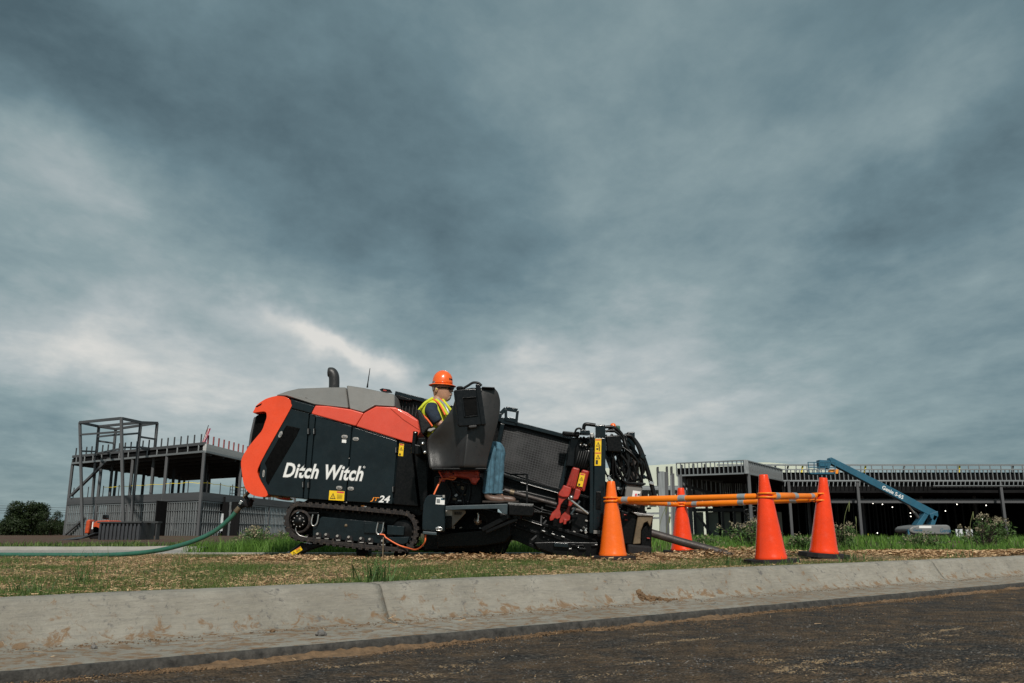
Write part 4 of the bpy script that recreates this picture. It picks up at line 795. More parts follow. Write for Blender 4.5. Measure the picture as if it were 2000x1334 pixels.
for k in range(22):
    x = random.uniform(385, 470); y = random.uniform(205, 390); MB().lathe([(0, .01), (.012, .01), (.016, 0), (.016, -.05)], P(*z5(x, y), 10.12), 8, ax).build('valve_cap', random.choice(('chrome', 'bronze', 'steel', 'black', 'black')), rig)
for k in range(6):
    x = 345 + k * 21; MB().tube(smoothpath([P(*z5(x + 30, 330), 10.1), P(*z5(x + 6, 420), 10.08), P(*z5(x - 14, 480), 10.1)], 4), .016, 8).build('hydraulic_hose', 'blackhose', rig)
# red wrench arms
def wrench(dx, dy, y0, lab):
    w = bpy.data.objects.new('wrench_arm', None); COL.objects.link(w); w.parent = rig; w['label'] = lab
    def s(l): return [(x + dx, y + dy) for x, y in l]
    pr('wrench_cylinder', z5, s([(318, 468), (382, 484), (338, 672), (256, 645)]), y0, y0 + .14, 'redpaint', w, bevel=.018, seg=3)
    for k in range(3): pr('cylinder_rib', z5, s([(322 + k * 18, 480 + k * 4), (332 + k * 18, 482 + k * 4), (290 + k * 18, 640 + k * 5), (278 + k * 18, 636 + k * 5)]), y0 - .012, y0 + .02, 'redpaint', w, bevel=.006)
    pr('wrench_block', z5, s([(232, 630), (305, 655), (300, 690), (278, 742), (228, 742), (186, 728), (190, 700), (222, 660)]), y0 - .03, y0 + .17, 'redpaint', w, bevel=.012)
    pr('wrench_jaw', z5, s([(188, 726), (275, 742), (236, 772), (208, 810), (200, 850), (210, 890), (205, 925), (172, 940), (165, 930), (148, 932), (142, 948), (112, 955), (108, 930), (130, 880), (168, 845), (188, 800)]), y0 + .0, y0 + .12, 'redpaint', w, bevel=.01)
    return w
wrench(0, 0, 9.72, 'nearer red wrench arm'); w2 = wrench(85, 22, 9.86, 'farther red wrench arm with yellow sticker')
warning(pts(z5, [(354, 640), (402, 650), (428, 532), (382, 522)], 9.84), w2, tri=((.5, .6, .7),), head=((.1, .9, .88, .97),))
MB().tube([P(*z5(275, 750), 9.70), P(*z5(455, 890), 9.72)], .014, 8).build('cylinder_rod', 'chrome', rig); MB().tube([P(*z5(380, 775), 9.74), P(*z5(300, 895), 9.74)], .012, 8).build('link_rod', 'deck', rig)
MB().lathe([(0, .02), (.025, .02), (.03, -.03)], P(*z5(302, 745), 9.7), 12, ax).build('pivot_pin', 'steel', rig)
pr('lower_jaw', z5, [(235, 935), (265, 940), (255, 985), (232, 985)], 9.8, 9.9, 'redpaint', bevel=.006)
pr('vice_box', z5, [(290, 880), (470, 860), (470, 1060), (290, 1090)], 9.95, 10.3, 'black', bevel=.03)
for k in range(8): MB().box(P(*z5(random.uniform(310, 440), random.uniform(930, 1080)), 9.94), (.03, .03, .02), Matrix.Rotation(random.uniform(-.8, .8), 3, 'Y')).build('vice_bolt', random.choice(('chrome', 'steel', 'panelgrey')), rig, bevel=.004)
MB().prism([P(x, y, 10.5) for x, y in ((1085, 872), (1120, 862), (1162, 850), (1168, 1085), (1000, 1055), (958, 930), (1090, 962))], 10.54, 10.7).build('rear_frame_plate', 'black', rig, bevel=.01)
MB().prism([P(x, y, 10.4) for x, y in ((1165, 935), (1200, 945), (1218, 975), (1260, 985), (1268, 1085), (1165, 1085))], 10.42, 10.55).build('anchor_back_plate', 'black', rig, bevel=.01)
MB().prism([P(x, y, 10.3) for x, y in ((828, 1000), (1000, 1010), (1002, 1050), (985, 1083), (828, 1075))], 10.3, 10.5).build('belly_plate', 'black', rig, bevel=.02)
random.seed(31)
for k in range(22):                                        # hose bundles round the anchor and behind the wrenches
    x0, y0 = random.uniform(110, 330), random.uniform(150, 420); x3, y3 = x0 + random.uniform(-60, 160), y0 + random.uniform(250, 480); Yk = random.uniform(10.05, 10.38); bow = random.uniform(-70, 90)
    MB().tube(smoothpath([P(*z6(x0, y0), Yk), P(*z6((2 * x0 + x3) / 3 + bow, (2 * y0 + y3) / 3), Yk - .05), P(*z6((x0 + 2 * x3) / 3 + bow, (y0 + 2 * y3) / 3), Yk - .03), P(*z6(x3, y3), Yk)], 6), random.choice((.010, .013, .017)), 8).build('hydraulic_hose', 'blackhose', rig)
for k in range(30):
    x, y = random.uniform(110, 530), random.uniform(330, 1150); Yk = random.uniform(9.99, 10.3); w_, h_ = random.uniform(10, 45), random.uniform(8, 40)
    if 250 < x < 450 and 600 < y < 850 or y < 880 and x > 480: continue
    pr('bracket', z6, [(x - w_ / 2, y - h_ / 2), (x + w_ / 2, y - h_ / 2 + random.uniform(-8, 8)), (x + w_ / 2, y + h_ / 2), (x - w_ / 2, y + h_ / 2)], Yk, Yk + .08, random.choice(('black', 'black', 'body', 'structdark')), bevel=.006)
for k in range(34):
    x, y = random.uniform(1000, 1150), random.uniform(985, 1075)
    if y < 985 + (x - 1000) * .25: continue
    MB().lathe([(0, .008), (.006, .007), (.008, -.006)], P(x, y, 9.86 if y > 1060 else 9.9), 8, ax).build('frame_bolt', random.choice(('steel', 'steel', 'structdark')), rig)
for k in range(7):
    a0 = random.uniform(1005, 1075); b0 = 960 + (a0 - 1000) * .26 + random.uniform(10, 40); MB().tube(smoothpath([P(a0, b0, 9.9), P(a0 + 25, b0 + 4 + random.uniform(-4, 12), 9.86), P(a0 + 60, b0 + 17, 9.9)], 5), .009, 6).build('hydraulic_hose', 'blackhose', rig)
MB().tube([P(1017, 942, 9.9), P(1090, 963, 9.9)], .005, 6).build('guide_rod', 'steel', rig); MB().tube([P(1018, 1013, 9.86), P(1058, 1026, 9.86)], .005, 6).build('guide_rod', 'steel', rig)
# orange earth lead
wr = thing('earth_lead', P(825, 1060, 9.1), 'thin orange cable looping from the side box to the track tie-down', 'cable')
MB().tube(smoothpath([P(*z4(345, 245), 9.27), P(*z4(300, 330), 9.24), P(*z4(250, 440), 9.22)], 4), .009, 6).build('upper_lead', 'wire', wr)
MB().tube(smoothpath([P(*z2(1820, 530), 9.2), P(*z2(1805, 630), 9.22), P(*z2(1710, 708), 9.5), P(*z2(1600, 688), 9.86), P(*z2(1480, 648), 9.9), P(*z2(1340, 565), 9.92), P(*z2(1315, 530), 9.93), P(*z2(1260, 522), 9.93)], 6), .0085, 6).build('lower_lead', 'wire', wr)
MB().tube([P(*z2(1305, 560), 9.93), P(*z2(1300, 700), 9.9), P(*z2(1297, 815), 9.88)], .0075, 6).build('ground_lead', 'bronze', wr)
# drill rod going into the ground
rd = thing('drill_rod', P(1420, 1083, 9.85), 'dark steel drill rod sloping from the vice into the soil', 'rod')
MB().tube([P(1235, 1030, 10.15), P(1330, 1058, 10.1), P(1400, 1077, 10.06), P(1432, 1086, 10.05)], .047, 18).build('rod_body', 'rodsteel', rd); MB().tube([P(1244, 1032.5, 10.145), P(1262, 1038, 10.135)], .055, 18).build('rod_collar', 'rodsteel', rd)
# green hose
hs = thing('water_hose', P(200, 1083, 10.3), 'green ribbed water hose running along the ground up to the machine', 'hose')
hp = [(-60, 1083.5, 10.35), (100, 1084, 10.35), (200, 1084, 10.35), (262, 1081, 10.3), (320, 1073, 10.25), (375, 1058, 10.2), (420, 1037, 10.2), (450, 1012, 10.2), (462, 998, 10.2)]
sp = smoothpath([P(*q) for q in hp], 10); MB().tube(sp, .027, 14).build('hose_body', 'hosegreen', hs); mb = MB()
cl = P(468, 990, 10.2); MB().tube([P(460, 1000, 10.2), P(468, 991, 10.2)], .031, 14).build('clamp', 'bronze', hs); MB().tube([P(466, 993, 10.2), P(474, 986, 10.2)], .028, 14).build('hose_barb', 'black', hs)
MB().lathe([(0, .04), (.035, .04), (.05, .03), (.052, -.02), (.04, -.05)], P(485, 983, 10.17), 18, ax).build('cam_coupling', 'tyre', hs); MB().tube([P(472, 988, 10.2), P(485, 983, 10.2), P(494, 975, 10.2)], .03, 12).build('coupling_neck', 'black', hs)
MB().tube([P(476, 972, 10.2), P(482, 965, 10.2), P(492, 955, 10.25)], [.018, .024, .018], 12).build('brass_fitting', 'bronze', hs); MB().tube([P(479, 969, 10.2), P(486, 980, 10.2)], .024, 10).build('elbow', 'black', hs); MB().bar(P(468, 985, 10.15), P(472, 978, 10.15), .012, .03).build('cam_lever', 'chrome', hs, bevel=.003)
# ------------------------------------------------------------------ operator
PY = 9.5
pe = thing('person', P(*z3(330, 1090), PY), 'seated operator in orange hard hat, lime vest, navy T-shirt and blue jeans at the controls', 'person')
def H(x, y, dy=0.0): return P(*z3(x, y), PY + dy)
def loft_rows(mb, rows, n=24, e=2.3, wob=0):
    R0 = []
    for y, xb, xf, hw in rows:
        c = H((xb + xf) / 2, y); rx = (H(xf, y).x - H(xb, y).x) / 2; ring = []
        for k in range(n):
            a = 2 * math.pi * k / n; ca, sa = math.cos(a), math.sin(a)
            q = Vector((rx * math.copysign(abs(ca) ** (2 / e), ca), hw * math.copysign(abs(sa) ** (2 / e), sa), 0)); 
            p = c + q
            if wob: p += Vector((noise.noise(p * 9), noise.noise(p * 9 + Vector((5, 5, 5))), 0)) * wob
            ring.append(p)
        R0.append(ring)
    vs = [p for r in R0 for p in r]; fs = [(i * n + k, i * n + (k + 1) % n, (i + 1) * n + (k + 1) % n, (i + 1) * n + k) for i in range(len(rows) - 1) for k in range(n)]
    mb.add(vs, fs, True); mb.add(R0[0], [tuple(range(n))]); mb.add(R0[-1], [tuple(range(n))[::-1]]); return mb
head = [(205, 320, 420, .045), (225, 290, 455, .066), (260, 266, 476, .077), (290, 260, 484, .080), (320, 260, 486, .080), (340, 262, 479, .079), (365, 265, 479, .078), (390, 268, 476, .075), (412, 272, 472, .070), (432, 278, 468, .065), (452, 290, 463, .058), (470, 300, 452, .049), (484, 312, 430, .040)]
body = MB(); loft_rows(body, head, 28, 2.15)
# nose, lips, ear as part of the same mesh
nz = [H(482, 328), H(497, 372), H(492, 382), H(478, 386)]; body.add([nz[0], nz[1], nz[2], nz[3], H(470, 336, -.011), H(474, 384, -.021), H(470, 336, .011), H(474, 384, .021)], [(0, 4, 5, 1), (1, 5, 3, 2), (0, 1, 7, 6), (1, 2, 3, 7), (4, 0, 6), (5, 3, 7)], True)
for y, r in ((404, .008), (414, .009)): body.tube([H(462, y, -.026), H(475, y, -.008), H(475, y, .008), H(462, y, .026)], r, 8)
for s_ in (-1, 1):
    body.lathe([(.0, -.031), (.012, -.026), (.018, -.008), (.020, .012), (.013, .027), (0, .031)], H(305, 352, .081 * s_), 12, Matrix.Rotation(R(12), 3, 'Y'), 1, .45)
# trunk, limbs and hands
V = []; E_ = []; Rr = []
def nd(x, y, dy, r, to=None):
    V.append(H(x, y, dy)); Rr.append(r)
    if to is not None: E_.append((to, len(V) - 1))
    return len(V) - 1
pv = nd(360, 1030, 0, .13); sp1 = nd(320, 880, 0, .135, pv); ch = nd(290, 680, 0, .15, sp1); nk0 = nd(305, 520, 0, .075, ch); nk = nd(330, 440, 0, .058, nk0); nd(345, 380, 0, .06, nk)
hands = []
for s_ in (-1, 1):
    sh_ = nd(245, 560, .165 * s_, .062, ch); el_b = nd(318, 730, .225 * s_, .046, sh_); fo = nd(420, 765, .22 * s_, .044, el_b); wr_ = nd(585, 770, .19 * s_, .030, fo); pa = nd(640, 765, .185 * s_, (.032, .026), wr_); kn = nd(680, 760, .18 * s_, (.030, .022), pa)
    hands.append((s_, wr_, pa, kn))
for s_ in (-1, 1):
    hp_ = nd(410, 1050, .09 * s_, .085, pv); k_ = nd(905 if s_ < 0 else 1005, 1035, (-.10 if s_ < 0 else .16), .055, hp_); c_ = nd(905 if s_ < 0 else 1012, 1200, (-.10 if s_ < 0 else .16), .042, k_); an = nd(887 if s_ < 0 else 1020, 1490, (-.10 if s_ < 0 else .16), .024, c_); ft = nd(930 if s_ < 0 else 1050, 1585, (-.10 if s_ < 0 else .16), .02, an)
vs, fs = skin_mesh(V, E_, Rr, 2); body.add(vs, fs, True)
for s_, wr_, pa, kn in hands:       # five fingers closed round a joystick, unequal and bent
    for j, (o, L) in enumerate(((-.026, .9), (-.009, 1.0), (.009, .95), (.024, .75))):
        b = V[kn] + Vector((-.005, o, .0)); q = [b, b + Vector((.032 * L, 0, .008)), b + Vector((.050 * L, 0, -.016)), b + Vector((.036 * L, 0, -.036))]; a, c = skin_mesh(q, [(0, 1), (1, 2), (2, 3)], [.0095, .009, .008, .007], 1); body.add(a, c, True)
    b = V[pa] + Vector((-.005, -.02 * s_, .012)); q = [b, b + Vector((.03, -.022 * s_, .006)), b + Vector((.055, -.018 * s_, -.008))]; a, c = skin_mesh(q, [(0, 1), (1, 2)], [.011, .0098, .0085], 1); body.add(a, c, True)
body.build('body', 'skin', pe, recalc=False)
# hair and beard
loft_rows(MB(), [(268, 258, 400, .081), (300, 254, 380, .084), (325, 256, 320, .083), (345, 258, 300, .080), (372, 262, 292, .070)], 20).build('hair', 'hair', pe)
loft_rows(MB(), [(421, 448, 473, .026), (436, 432, 471, .036), (452, 420, 466, .042), (468, 408, 456, .040), (484, 402, 434, .030)], 18, 2.2, .003).build('beard', 'beard', pe)
MB().tube([H(455, 418, -.036), H(468, 402, -.026), H(479, 397, -.008), H(479, 397, .008), H(468, 402, .026)], .0065, 6).build('moustache', 'beard', pe)
# sunglasses
sg = bpy.data.objects.new('sunglasses', None); COL.objects.link(sg); sg.parent = pe
for s_ in (-1, 1):
    m_ = MB()
    m_.tube([H(484, 338, .006 * s_), H(488, 339, .030 * s_), H(474, 338, .060 * s_), H(446, 335, .078 * s_)], [.011, .020, .020, .014], 8); m_.build('lens', 'gloss', sg)
    MB().tube([H(452, 333, .078 * s_), H(380, 330, .085 * s_), H(312, 333, .087 * s_)], .006, 6).build('temple', 'black', sg)
MB().lathe([(0, .006), (.007, .005), (.008, -.004)], H(305, 348, -.092), 8, Matrix.Rotation(R(90), 3, 'X')).build('ear_plug', 'vest', pe)
# hard hat
hc = H(372, 296); tl = Matrix.Rotation(R(3), 3, 'Y'); sx_ = 1.0
dome = [(.117, .0), (.1165, .03), (.113, .065), (.102, .10), (.082, .128), (.054, .146), (.025, .1535), (0, .155)]
ht = MB().lathe(dome, hc, 36, tl, 1, .86).build('hard_hat', 'hat', pe); so = ht.modifiers.new('solid', 'SOLIDIFY'); so.thickness = .004
MB().lathe([(.112, .004), (.120, .003), (.140, -.006), (.157, -.014), (.159, -.017), (.155, -.019), (.138, -.012), (.112, -.004)], hc, 40, tl, 1, .88).build('brim', 'hat', ht)
for o in (-.022, 0, .022): MB().tube([hc + tl @ Vector((math.cos(a) * .118, o + 0, math.sin(a) * .152 + .003)) for a in [R(x) for x in range(38, 150, 8)]], .0065, 8).build('ridge', 'hat', ht)
MB().tube([hc + tl @ Vector((math.cos(a) * .119, math.sin(a) * .119 * .86, .012)) for a in [R(x) for x in range(230, 300, 7)]], .007, 6).build('slot_band', 'hat', ht)
for k, (a0, w_) in enumerate(((316, 6), (324, 4), (330, 5), (337, 6))):
    a = R(a0); r_ = .1165; c = hc + tl @ Vector((math.cos(a) * r_, math.sin(a) * r_ * .86, .058)); d = Vector((-math.sin(a), math.cos(a) * .86, 0)).normalized(); MB().bar(c - d * w_ * .0009, c + d * w_ * .0009, .004, .018 - .004 * (k % 2)).build('emblem', 'ink', ht)
# shirt: trunk and sleeves
trunk = [(470, 285, 365, .060), (488, 250, 390, .105), (510, 195, 415, .155), (545, 145, 440, .185), (590, 122, 455, .198), (660, 128, 470, .200), (750, 165, 485, .195), (900, 215, 495, .180), (1085, 235, 505, .180)]
st_ = MB(); loft_rows(st_, trunk, 30, 2.6, .006)
for s_ in (-1, 1):
    a, c = skin_mesh([H(255, 545, .13 * s_), H(238, 572, .205 * s_), H(268, 640, .228 * s_), H(312, 708, .236 * s_), H(326, 728, .237 * s_)], [(0, 1), (1, 2), (2, 3), (3, 4)], [.085, .084, .077, .072, .070], 2)
    st_.add([v + Vector((noise.noise(v * 14), noise.noise(v * 14 + Vector((9, 0, 0))), noise.noise(v * 14 + Vector((0, 9, 0))))) * .009 for v in a], c, True)
st_.build('shirt', 'shirt', pe, recalc=False)
# vest
vr = [(y, xb - 8, xf + 8, hw + .010) for y, xb, xf, hw in trunk[1:-1]]
vr[0] = (480, 246, 388, .112); vs_ = MB(); loft_rows(vs_, vr, 30, 2.6, .005); vst = vs_.build('vest', 'vest', pe)
def on_vest(path, w_, nm, mat_): MB().tube(smoothpath([H(*q) for q in path], 5), w_, 8).build(nm, mat_, vst)
on_vest([(100, 600, -.205), (150, 640, -.245), (205, 695, -.285), (258, 768, -.29)], .010, 'orange_trim', 'vest_o'); on_vest([(262, 462, -.11), (320, 500, -.20), (362, 560, -.245), (402, 640, -.27)], .010, 'orange_trim', 'vest_o')
on_vest([(130, 560, -.18), (170, 510, -.18), (215, 478, -.15), (262, 455, -.11)], .017, 'lime_edge', 'vest'); on_vest([(95, 592, -.20), (140, 535, -.17), (200, 480, -.14), (262, 444, -.10)], .010, 'lime_edge', 'vest')
on_vest([(330, 462, -.10), (390, 520, -.20), (430, 590, -.235), (455, 650, -.24)], .014, 'reflective_stripe', 'reflect'); on_vest([(375, 470, -.09), (425, 530, -.17), (470, 590, -.19)], .016, 'lime_edge', 'vest'); on_vest([(300, 470, -.13), (355, 520, -.21), (400, 590, -.25), (430, 640, -.26)], .016, 'lime_edge', 'vest')
on_vest([(345, 455, -.08), (410, 510, -.15), (470, 580, -.16)], .007, 'orange_trim', 'vest_o')
# jeans
jn = MB(); JV = [H(370, 1020, 0)]; JE = []; JR = [.14]
for s_ in (-1, 1):
    d = -.10 if s_ < 0 else .16; off = 0 if s_ < 0 else 103; i = len(JV)
    JV += [H(420, 1040, .09 * s_), H(660 + off * .5, 1015, d), H(850 + off, 1012, d), H(912 + off, 1052, d), H(908 + off, 1200, d), H(898 + off, 1350, d), H(893 + off, 1495, d), H(893 + off, 1530, d)]
    JR += [.10, .086, .074, .066, .062, .061, .060, .060]; JE += [(0, i)] + [(i + k, i + k + 1) for k in range(7)]
pa_, pc_ = skin_mesh(JV[:3] + JV[9:11], [(0, 1), (1, 2), (0, 3), (3, 4)], [.14, .10, .088, .10, .088], 2); jn.add(pa_, pc_, True)
for s_, i in ((-1, 1), (1, 9)):
    ctl = JV[i:i + 8]; rad_ = JR[i:i + 8]; sp_ = smoothpath(ctl, 8); rr_ = []
    for k in range(len(sp_)):
        u = min(k / 8, 6.999); q = int(u); rr_.append(rad_[q] + (rad_[q + 1] - rad_[q]) * (u - q))
    t0 = MB().tube(sp_, rr_, 24, False); ax_ = lambda v: min(range(len(sp_)), key=lambda k: (sp_[k] - v).length)
    for n_, v in enumerate(t0.v):
        k = n_ // 24; d = (v - sp_[k]).normalized(); knee = math.exp(-((k - 26) / 6) ** 2); hem = math.exp(-((k - 54) / 7) ** 2)
        f_ = .010 * noise.noise(Vector((d.x * 1.2 + s_, d.y * 1.2, v.z * 7))) + (.004 + .007 * knee + .008 * hem) * noise.noise(Vector((d.x * 1.5, d.y * 1.5 + s_, v.z * 30 + d.x * 2)))
        t0.v[n_] = v + d * f_
    jn.add(t0.v, t0.f, True)
jo = jn.build('jeans', 'denim', pe, recalc=False)
MB().tube(smoothpath([H(928, 1080, -.172), H(920, 1250, -.169), H(908, 1400, -.168), H(903, 1525, -.166)], 4), .0035, 6).build('side_seam', 'seam', jo)
MB().tube(smoothpath([H(1030, 1070, .088), H(1022, 1250, .091), H(1010, 1400, .092), H(1004, 1525, .094)], 4), .0035, 6).build('side_seam', 'seam', jo)
# boots
for s_ in (-1, 1):
    d = -.10 if s_ < 0 else .16; off = 0 if s_ < 0 else 118
    a, c = skin_mesh([H(888 + off, 1440, d), H(880 + off, 1575, d), H(950 + off, 1592, d), H(1040 + off, 1600, d), H(1090 + off, 1608, d)], [(0, 1), (1, 2), (2, 3), (3, 4)], [.050, .046, .044, .040, .030], 2)
    bt = MB(); bt.add(a, c, True); b = bt.build('boot', 'boot', pe, recalc=False)
    q = [H(826 + off, 1612, d), H(1010 + off, 1618, d), H(1118 + off, 1612, d), H(1122 + off, 1630, d), H(1010 + off, 1640, d), H(940 + off, 1638, d), H(822 + off, 1638, d)]
    MB().prism(q, PY + d - .05, PY + d + .05).build('sole', 'sole', b, bevel=.008)
# ------------------------------------------------------------------ cones and bars
RING_ZT = {}
def cone(px, pyb, pyt, Y, mat, tilt, label, hw=None):
    b = P(px, pyb, Y); b.z = gz(b.x, b.y) + .043; top = P(px, pyt, Y); h = top.z - b.z; sc = h / .84
    t = thing('traffic_cone', (b.x, b.y, b.z), label, 'traffic cone', 'orange traffic cones round the drill entry'); t.rotation_euler = (R(tilt[1]), R(tilt[0]), 0); t.scale = (sc,) * 3
    o = Vector((b.x, b.y, b.z))
    pf = [(.158, 0), (.160, .012), (.157, .028), (.150, .05), (.142, .10), (.118, .28), (.094, .46), (.070, .64), (.052, .775), (.0455, .832), (.042, .84), (.038, .836), (.036, .80), (.05, .70)]
    MB().lathe(pf, o, 48).build('cone_body', mat, t)
    oc = [(.245, .15), (.15, .245), (-.15, .245), (-.245, .15), (-.245, -.15), (-.15, -.245), (.15, -.245), (.245, -.15)]; mb = MB()
    mb.add([o + Vector((x, y, -.042 / sc)) for x, y in oc] + [o + Vector((x * .97, y * .97, .004)) for x, y in oc], [tuple(range(8))[::-1], tuple(range(8, 16))] + [(i, (i + 1) % 8, (i + 1) % 8 + 8, i + 8) for i in range(8)]); mb.build('rubber_base', 'tyre', t, bevel=.006)
    return dict(t=t, c=b, h=h, sc=sc)
def cone_r(c, z): 
    u = (z - c['c'].z) / c['sc']; return (.158 - .1325 * u) * c['sc'] + .006
C1 = cone(1197, 1083, 940, 9.45, 'cone_pale', (0, 0), 'paler orange traffic cone beside the mast, left of the long front bar')
C2 = cone(1333, 1078, 953, 10.75, 'cone', (1, 0), 'smallest, farthest orange traffic cone behind the drill rod')
C3 = cone(1506, 1093, 927, 8.1, 'cone', (-1.5, 0), 'largest, nearest orange traffic cone by the kerb')
C4 = cone(1609, 1081, 933, 9.05, 'cone', (3.5, 2), 'rightmost orange traffic cone with its black base tilted')
def barz(c, py): return P(1000, py, c['c'].y).z
def cbar(a, b, pya, pyb, ia, ib, label, bands, thin=.35):
    za, zb = barz(a, pya), barz(b, pyb); ca = Vector((a['c'].x, a['c'].y, za)); cb = Vector((b['c'].x, b['c'].y, zb)); d = (cb - ca).normalized(); dh = Vector((d.x, d.y, 0)).normalized()
    t = thing('cone_bar', ca, label, 'barrier bar', 'retractable orange bars between the cones'); pa = ca + d * (cone_r(a, za) + .03); pb = cb - d * (cone_r(b, zb) + .03); L = (pb - pa).length
    m_ = pa + d * L * .5
    MB().tube([pa, pa + d * .02, m_, m_ + d * .004], [.026, .034, .034, .030], 16).build('outer_tube', 'bar', t); MB().tube([m_, pb - d * .02, pb], [.0285, .0285, .024], 16).build('inner_tube', 'bar', t)
    for u in bands:
        r = .0352 if u < .5 else .0297; MB().tube([pa + d * (L * u), pa + d * (L * u + .085)], r, 16).build('reflective_band', 'reflect', t)
    for c, z, i, p_ in ((a, za, ia, pa), (b, zb, ib, pb)):
        rr = cone_r(c, z) + .004; ctr = Vector((c['c'].x, c['c'].y, z + i)); tor = MB()
        ring = [ctr + Vector((math.cos(k * math.pi / 18) * rr, math.sin(k * math.pi / 18) * rr, 0)) for k in range(37)]
        tor.tube(ring, .0085, 8, False).tube([p_, p_ - (p_ - ctr).normalized() * .05 + Vector((0, 0, i * .4)), ], .018, 8); tor.build('loop', 'bar', t)
cbar(C1, C3, 977, 969, -.012, -.012, 'long orange cone bar in front, joining the pale cone to the nearest cone', (.03, .47, .88))
cbar(C3, C4, 969, 969, .024, .024, 'short orange cone bar at right, from nearest cone to tilted cone', (.04, .45, .85))
cbar(C1, C2, 977, 986, .026, -.012, 'mostly hidden orange cone bar running behind from the pale cone to the farthest cone', (.06, .8))
cbar(C2, C4, 986, 975, .02, -.014, 'orange cone bar at the back, from farthest cone to tilted cone', (.06, .46, .86))
# ------------------------------------------------------------------ left steel-frame building
def G(px, Y): p = P(px, 1045, Y); return Vector((p.x, p.y, 0))
cA, cC, cB = G(126, 106), G(386, 90), G(572, 122); cD = cA + (cB - cC)
Z1a, Z1b = P(386, 977, 90).z, P(386, 961, 90).z; Z2a, Z2b = P(386, 884, 90).z, P(386, 866, 90).z; ZG = -.3
def at(p, z): return Vector((p.x, p.y, z))
sf = thing('steel_frame_building', at(cC, ZG), 'unfinished grey steel-frame building with open deck and slanting tower frame at left', 'building')
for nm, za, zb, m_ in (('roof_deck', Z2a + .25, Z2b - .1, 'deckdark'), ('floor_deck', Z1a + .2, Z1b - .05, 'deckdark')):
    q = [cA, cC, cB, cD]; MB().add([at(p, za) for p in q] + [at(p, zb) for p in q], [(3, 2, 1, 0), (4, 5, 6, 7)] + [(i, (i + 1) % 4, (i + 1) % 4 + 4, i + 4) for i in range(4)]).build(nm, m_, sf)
def edge(a, b, z, h, w, nm, m_, off=0): ubar(nm, m_, at(a, z), at(b, z), w, h, sf)
for a, b in ((cA, cC), (cC, cB)):
    edge(a, b, (Z1a + Z1b) / 2, Z1b - Z1a, .35, 'floor_beam', 'struct'); edge(a, b, Z2a + .12, .22, .4, 'roof_angle', 'stud')
edge(cA, cC, Z2b - .02, .3, .36, 'roof_beam', 'struct'); edge(cC, cB, (Z2a + Z2b) / 2 + .1, (Z2b - Z2a) * .72, .37, 'roof_fascia', 'deckedge'); edge(cB, cD, Z2a + .3, .8, .3, 'roof_beam', 'structdark'); edge(cD, cA, Z2a + .3, .8, .3, 'roof_beam', 'structdark')
for k in range(14): p = cA.lerp(cC, (k + .5) / 14); ubox('deck_rib', 'stud', at(p, (Z2a + Z2b) / 2), (.12, .42, Z2b - Z2a - .2), sf)
for k in range(9):
    a = cA.lerp(cD, (k + .5) / 9); b = cC.lerp(cB, (k + .5) / 9); ubar('roof_joist', 'structdark', at(a, Z2a - .05), at(b, Z2a - .05), .16, .35, sf)
ncol = 4
for i in range(ncol + 1):
    for j in range(4):
        p = cA.lerp(cC, i / ncol) + (cB - cC) * (j / 3)
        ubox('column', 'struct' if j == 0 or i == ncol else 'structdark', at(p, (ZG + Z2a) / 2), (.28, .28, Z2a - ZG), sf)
# ground floor stud walls
for a, b, n in ((cA, cC, 62), (cC, cB, 54)):
    d = (b - a).normalized(); an = math.atan2(d.y, d.x)
    for k in range(n):
        if b is cB and 8 < k < 12: continue
        p = a.lerp(b, (k + .6) / n); ubox('wall_stud', 'stud' if (k * 7) % 5 else 'studb', at(p, (ZG + Z1a) / 2), (.10 + .06 * (k % 3 == 0), .14, Z1a - ZG - .02), sf, rotz=an)
    for z in (ZG + .1, Z1a - .12, ZG + 1.6, ZG + 2.9): ubar('wall_track', 'stud', at(a, z), at(b, z), .16, .07 if 1 < z - ZG < 3.5 else .14, sf)
# inner walls with gaps of daylight and white sheathing
for off, a, b, n in ((5, cA, cC, 40), (5, cC, cB, 34)):
    nrm_ = Vector((-(b - a).y, (b - a).x, 0)).normalized() * off; nrm_ = nrm_ if nrm_.y > 0 or nrm_.x < 0 else -nrm_
    if b is cB: nrm_ = Vector((-off, 1, 0))
    d = (b - a).normalized(); an = math.atan2(d.y, d.x); L = (b - a).length / n
    for k in range(n):
        p = a.lerp(b, (k + .5) / n) + nrm_; u = noise.noise((k * .31, off, 1 if b is cB else 2))
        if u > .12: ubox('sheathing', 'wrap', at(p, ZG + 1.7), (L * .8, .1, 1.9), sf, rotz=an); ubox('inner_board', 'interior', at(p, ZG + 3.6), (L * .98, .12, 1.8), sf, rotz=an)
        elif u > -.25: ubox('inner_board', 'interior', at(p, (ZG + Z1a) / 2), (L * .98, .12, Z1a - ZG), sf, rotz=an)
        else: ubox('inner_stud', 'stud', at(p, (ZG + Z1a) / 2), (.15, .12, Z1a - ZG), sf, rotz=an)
ubar('diagonal_brace', 'struct', P(139, 968, 105), P(213, 896, 101), .28, .28, sf); ubar('diagonal_brace', 'struct', P(128, 1044, 105), P(166, 1011, 103), .22, .22, sf)
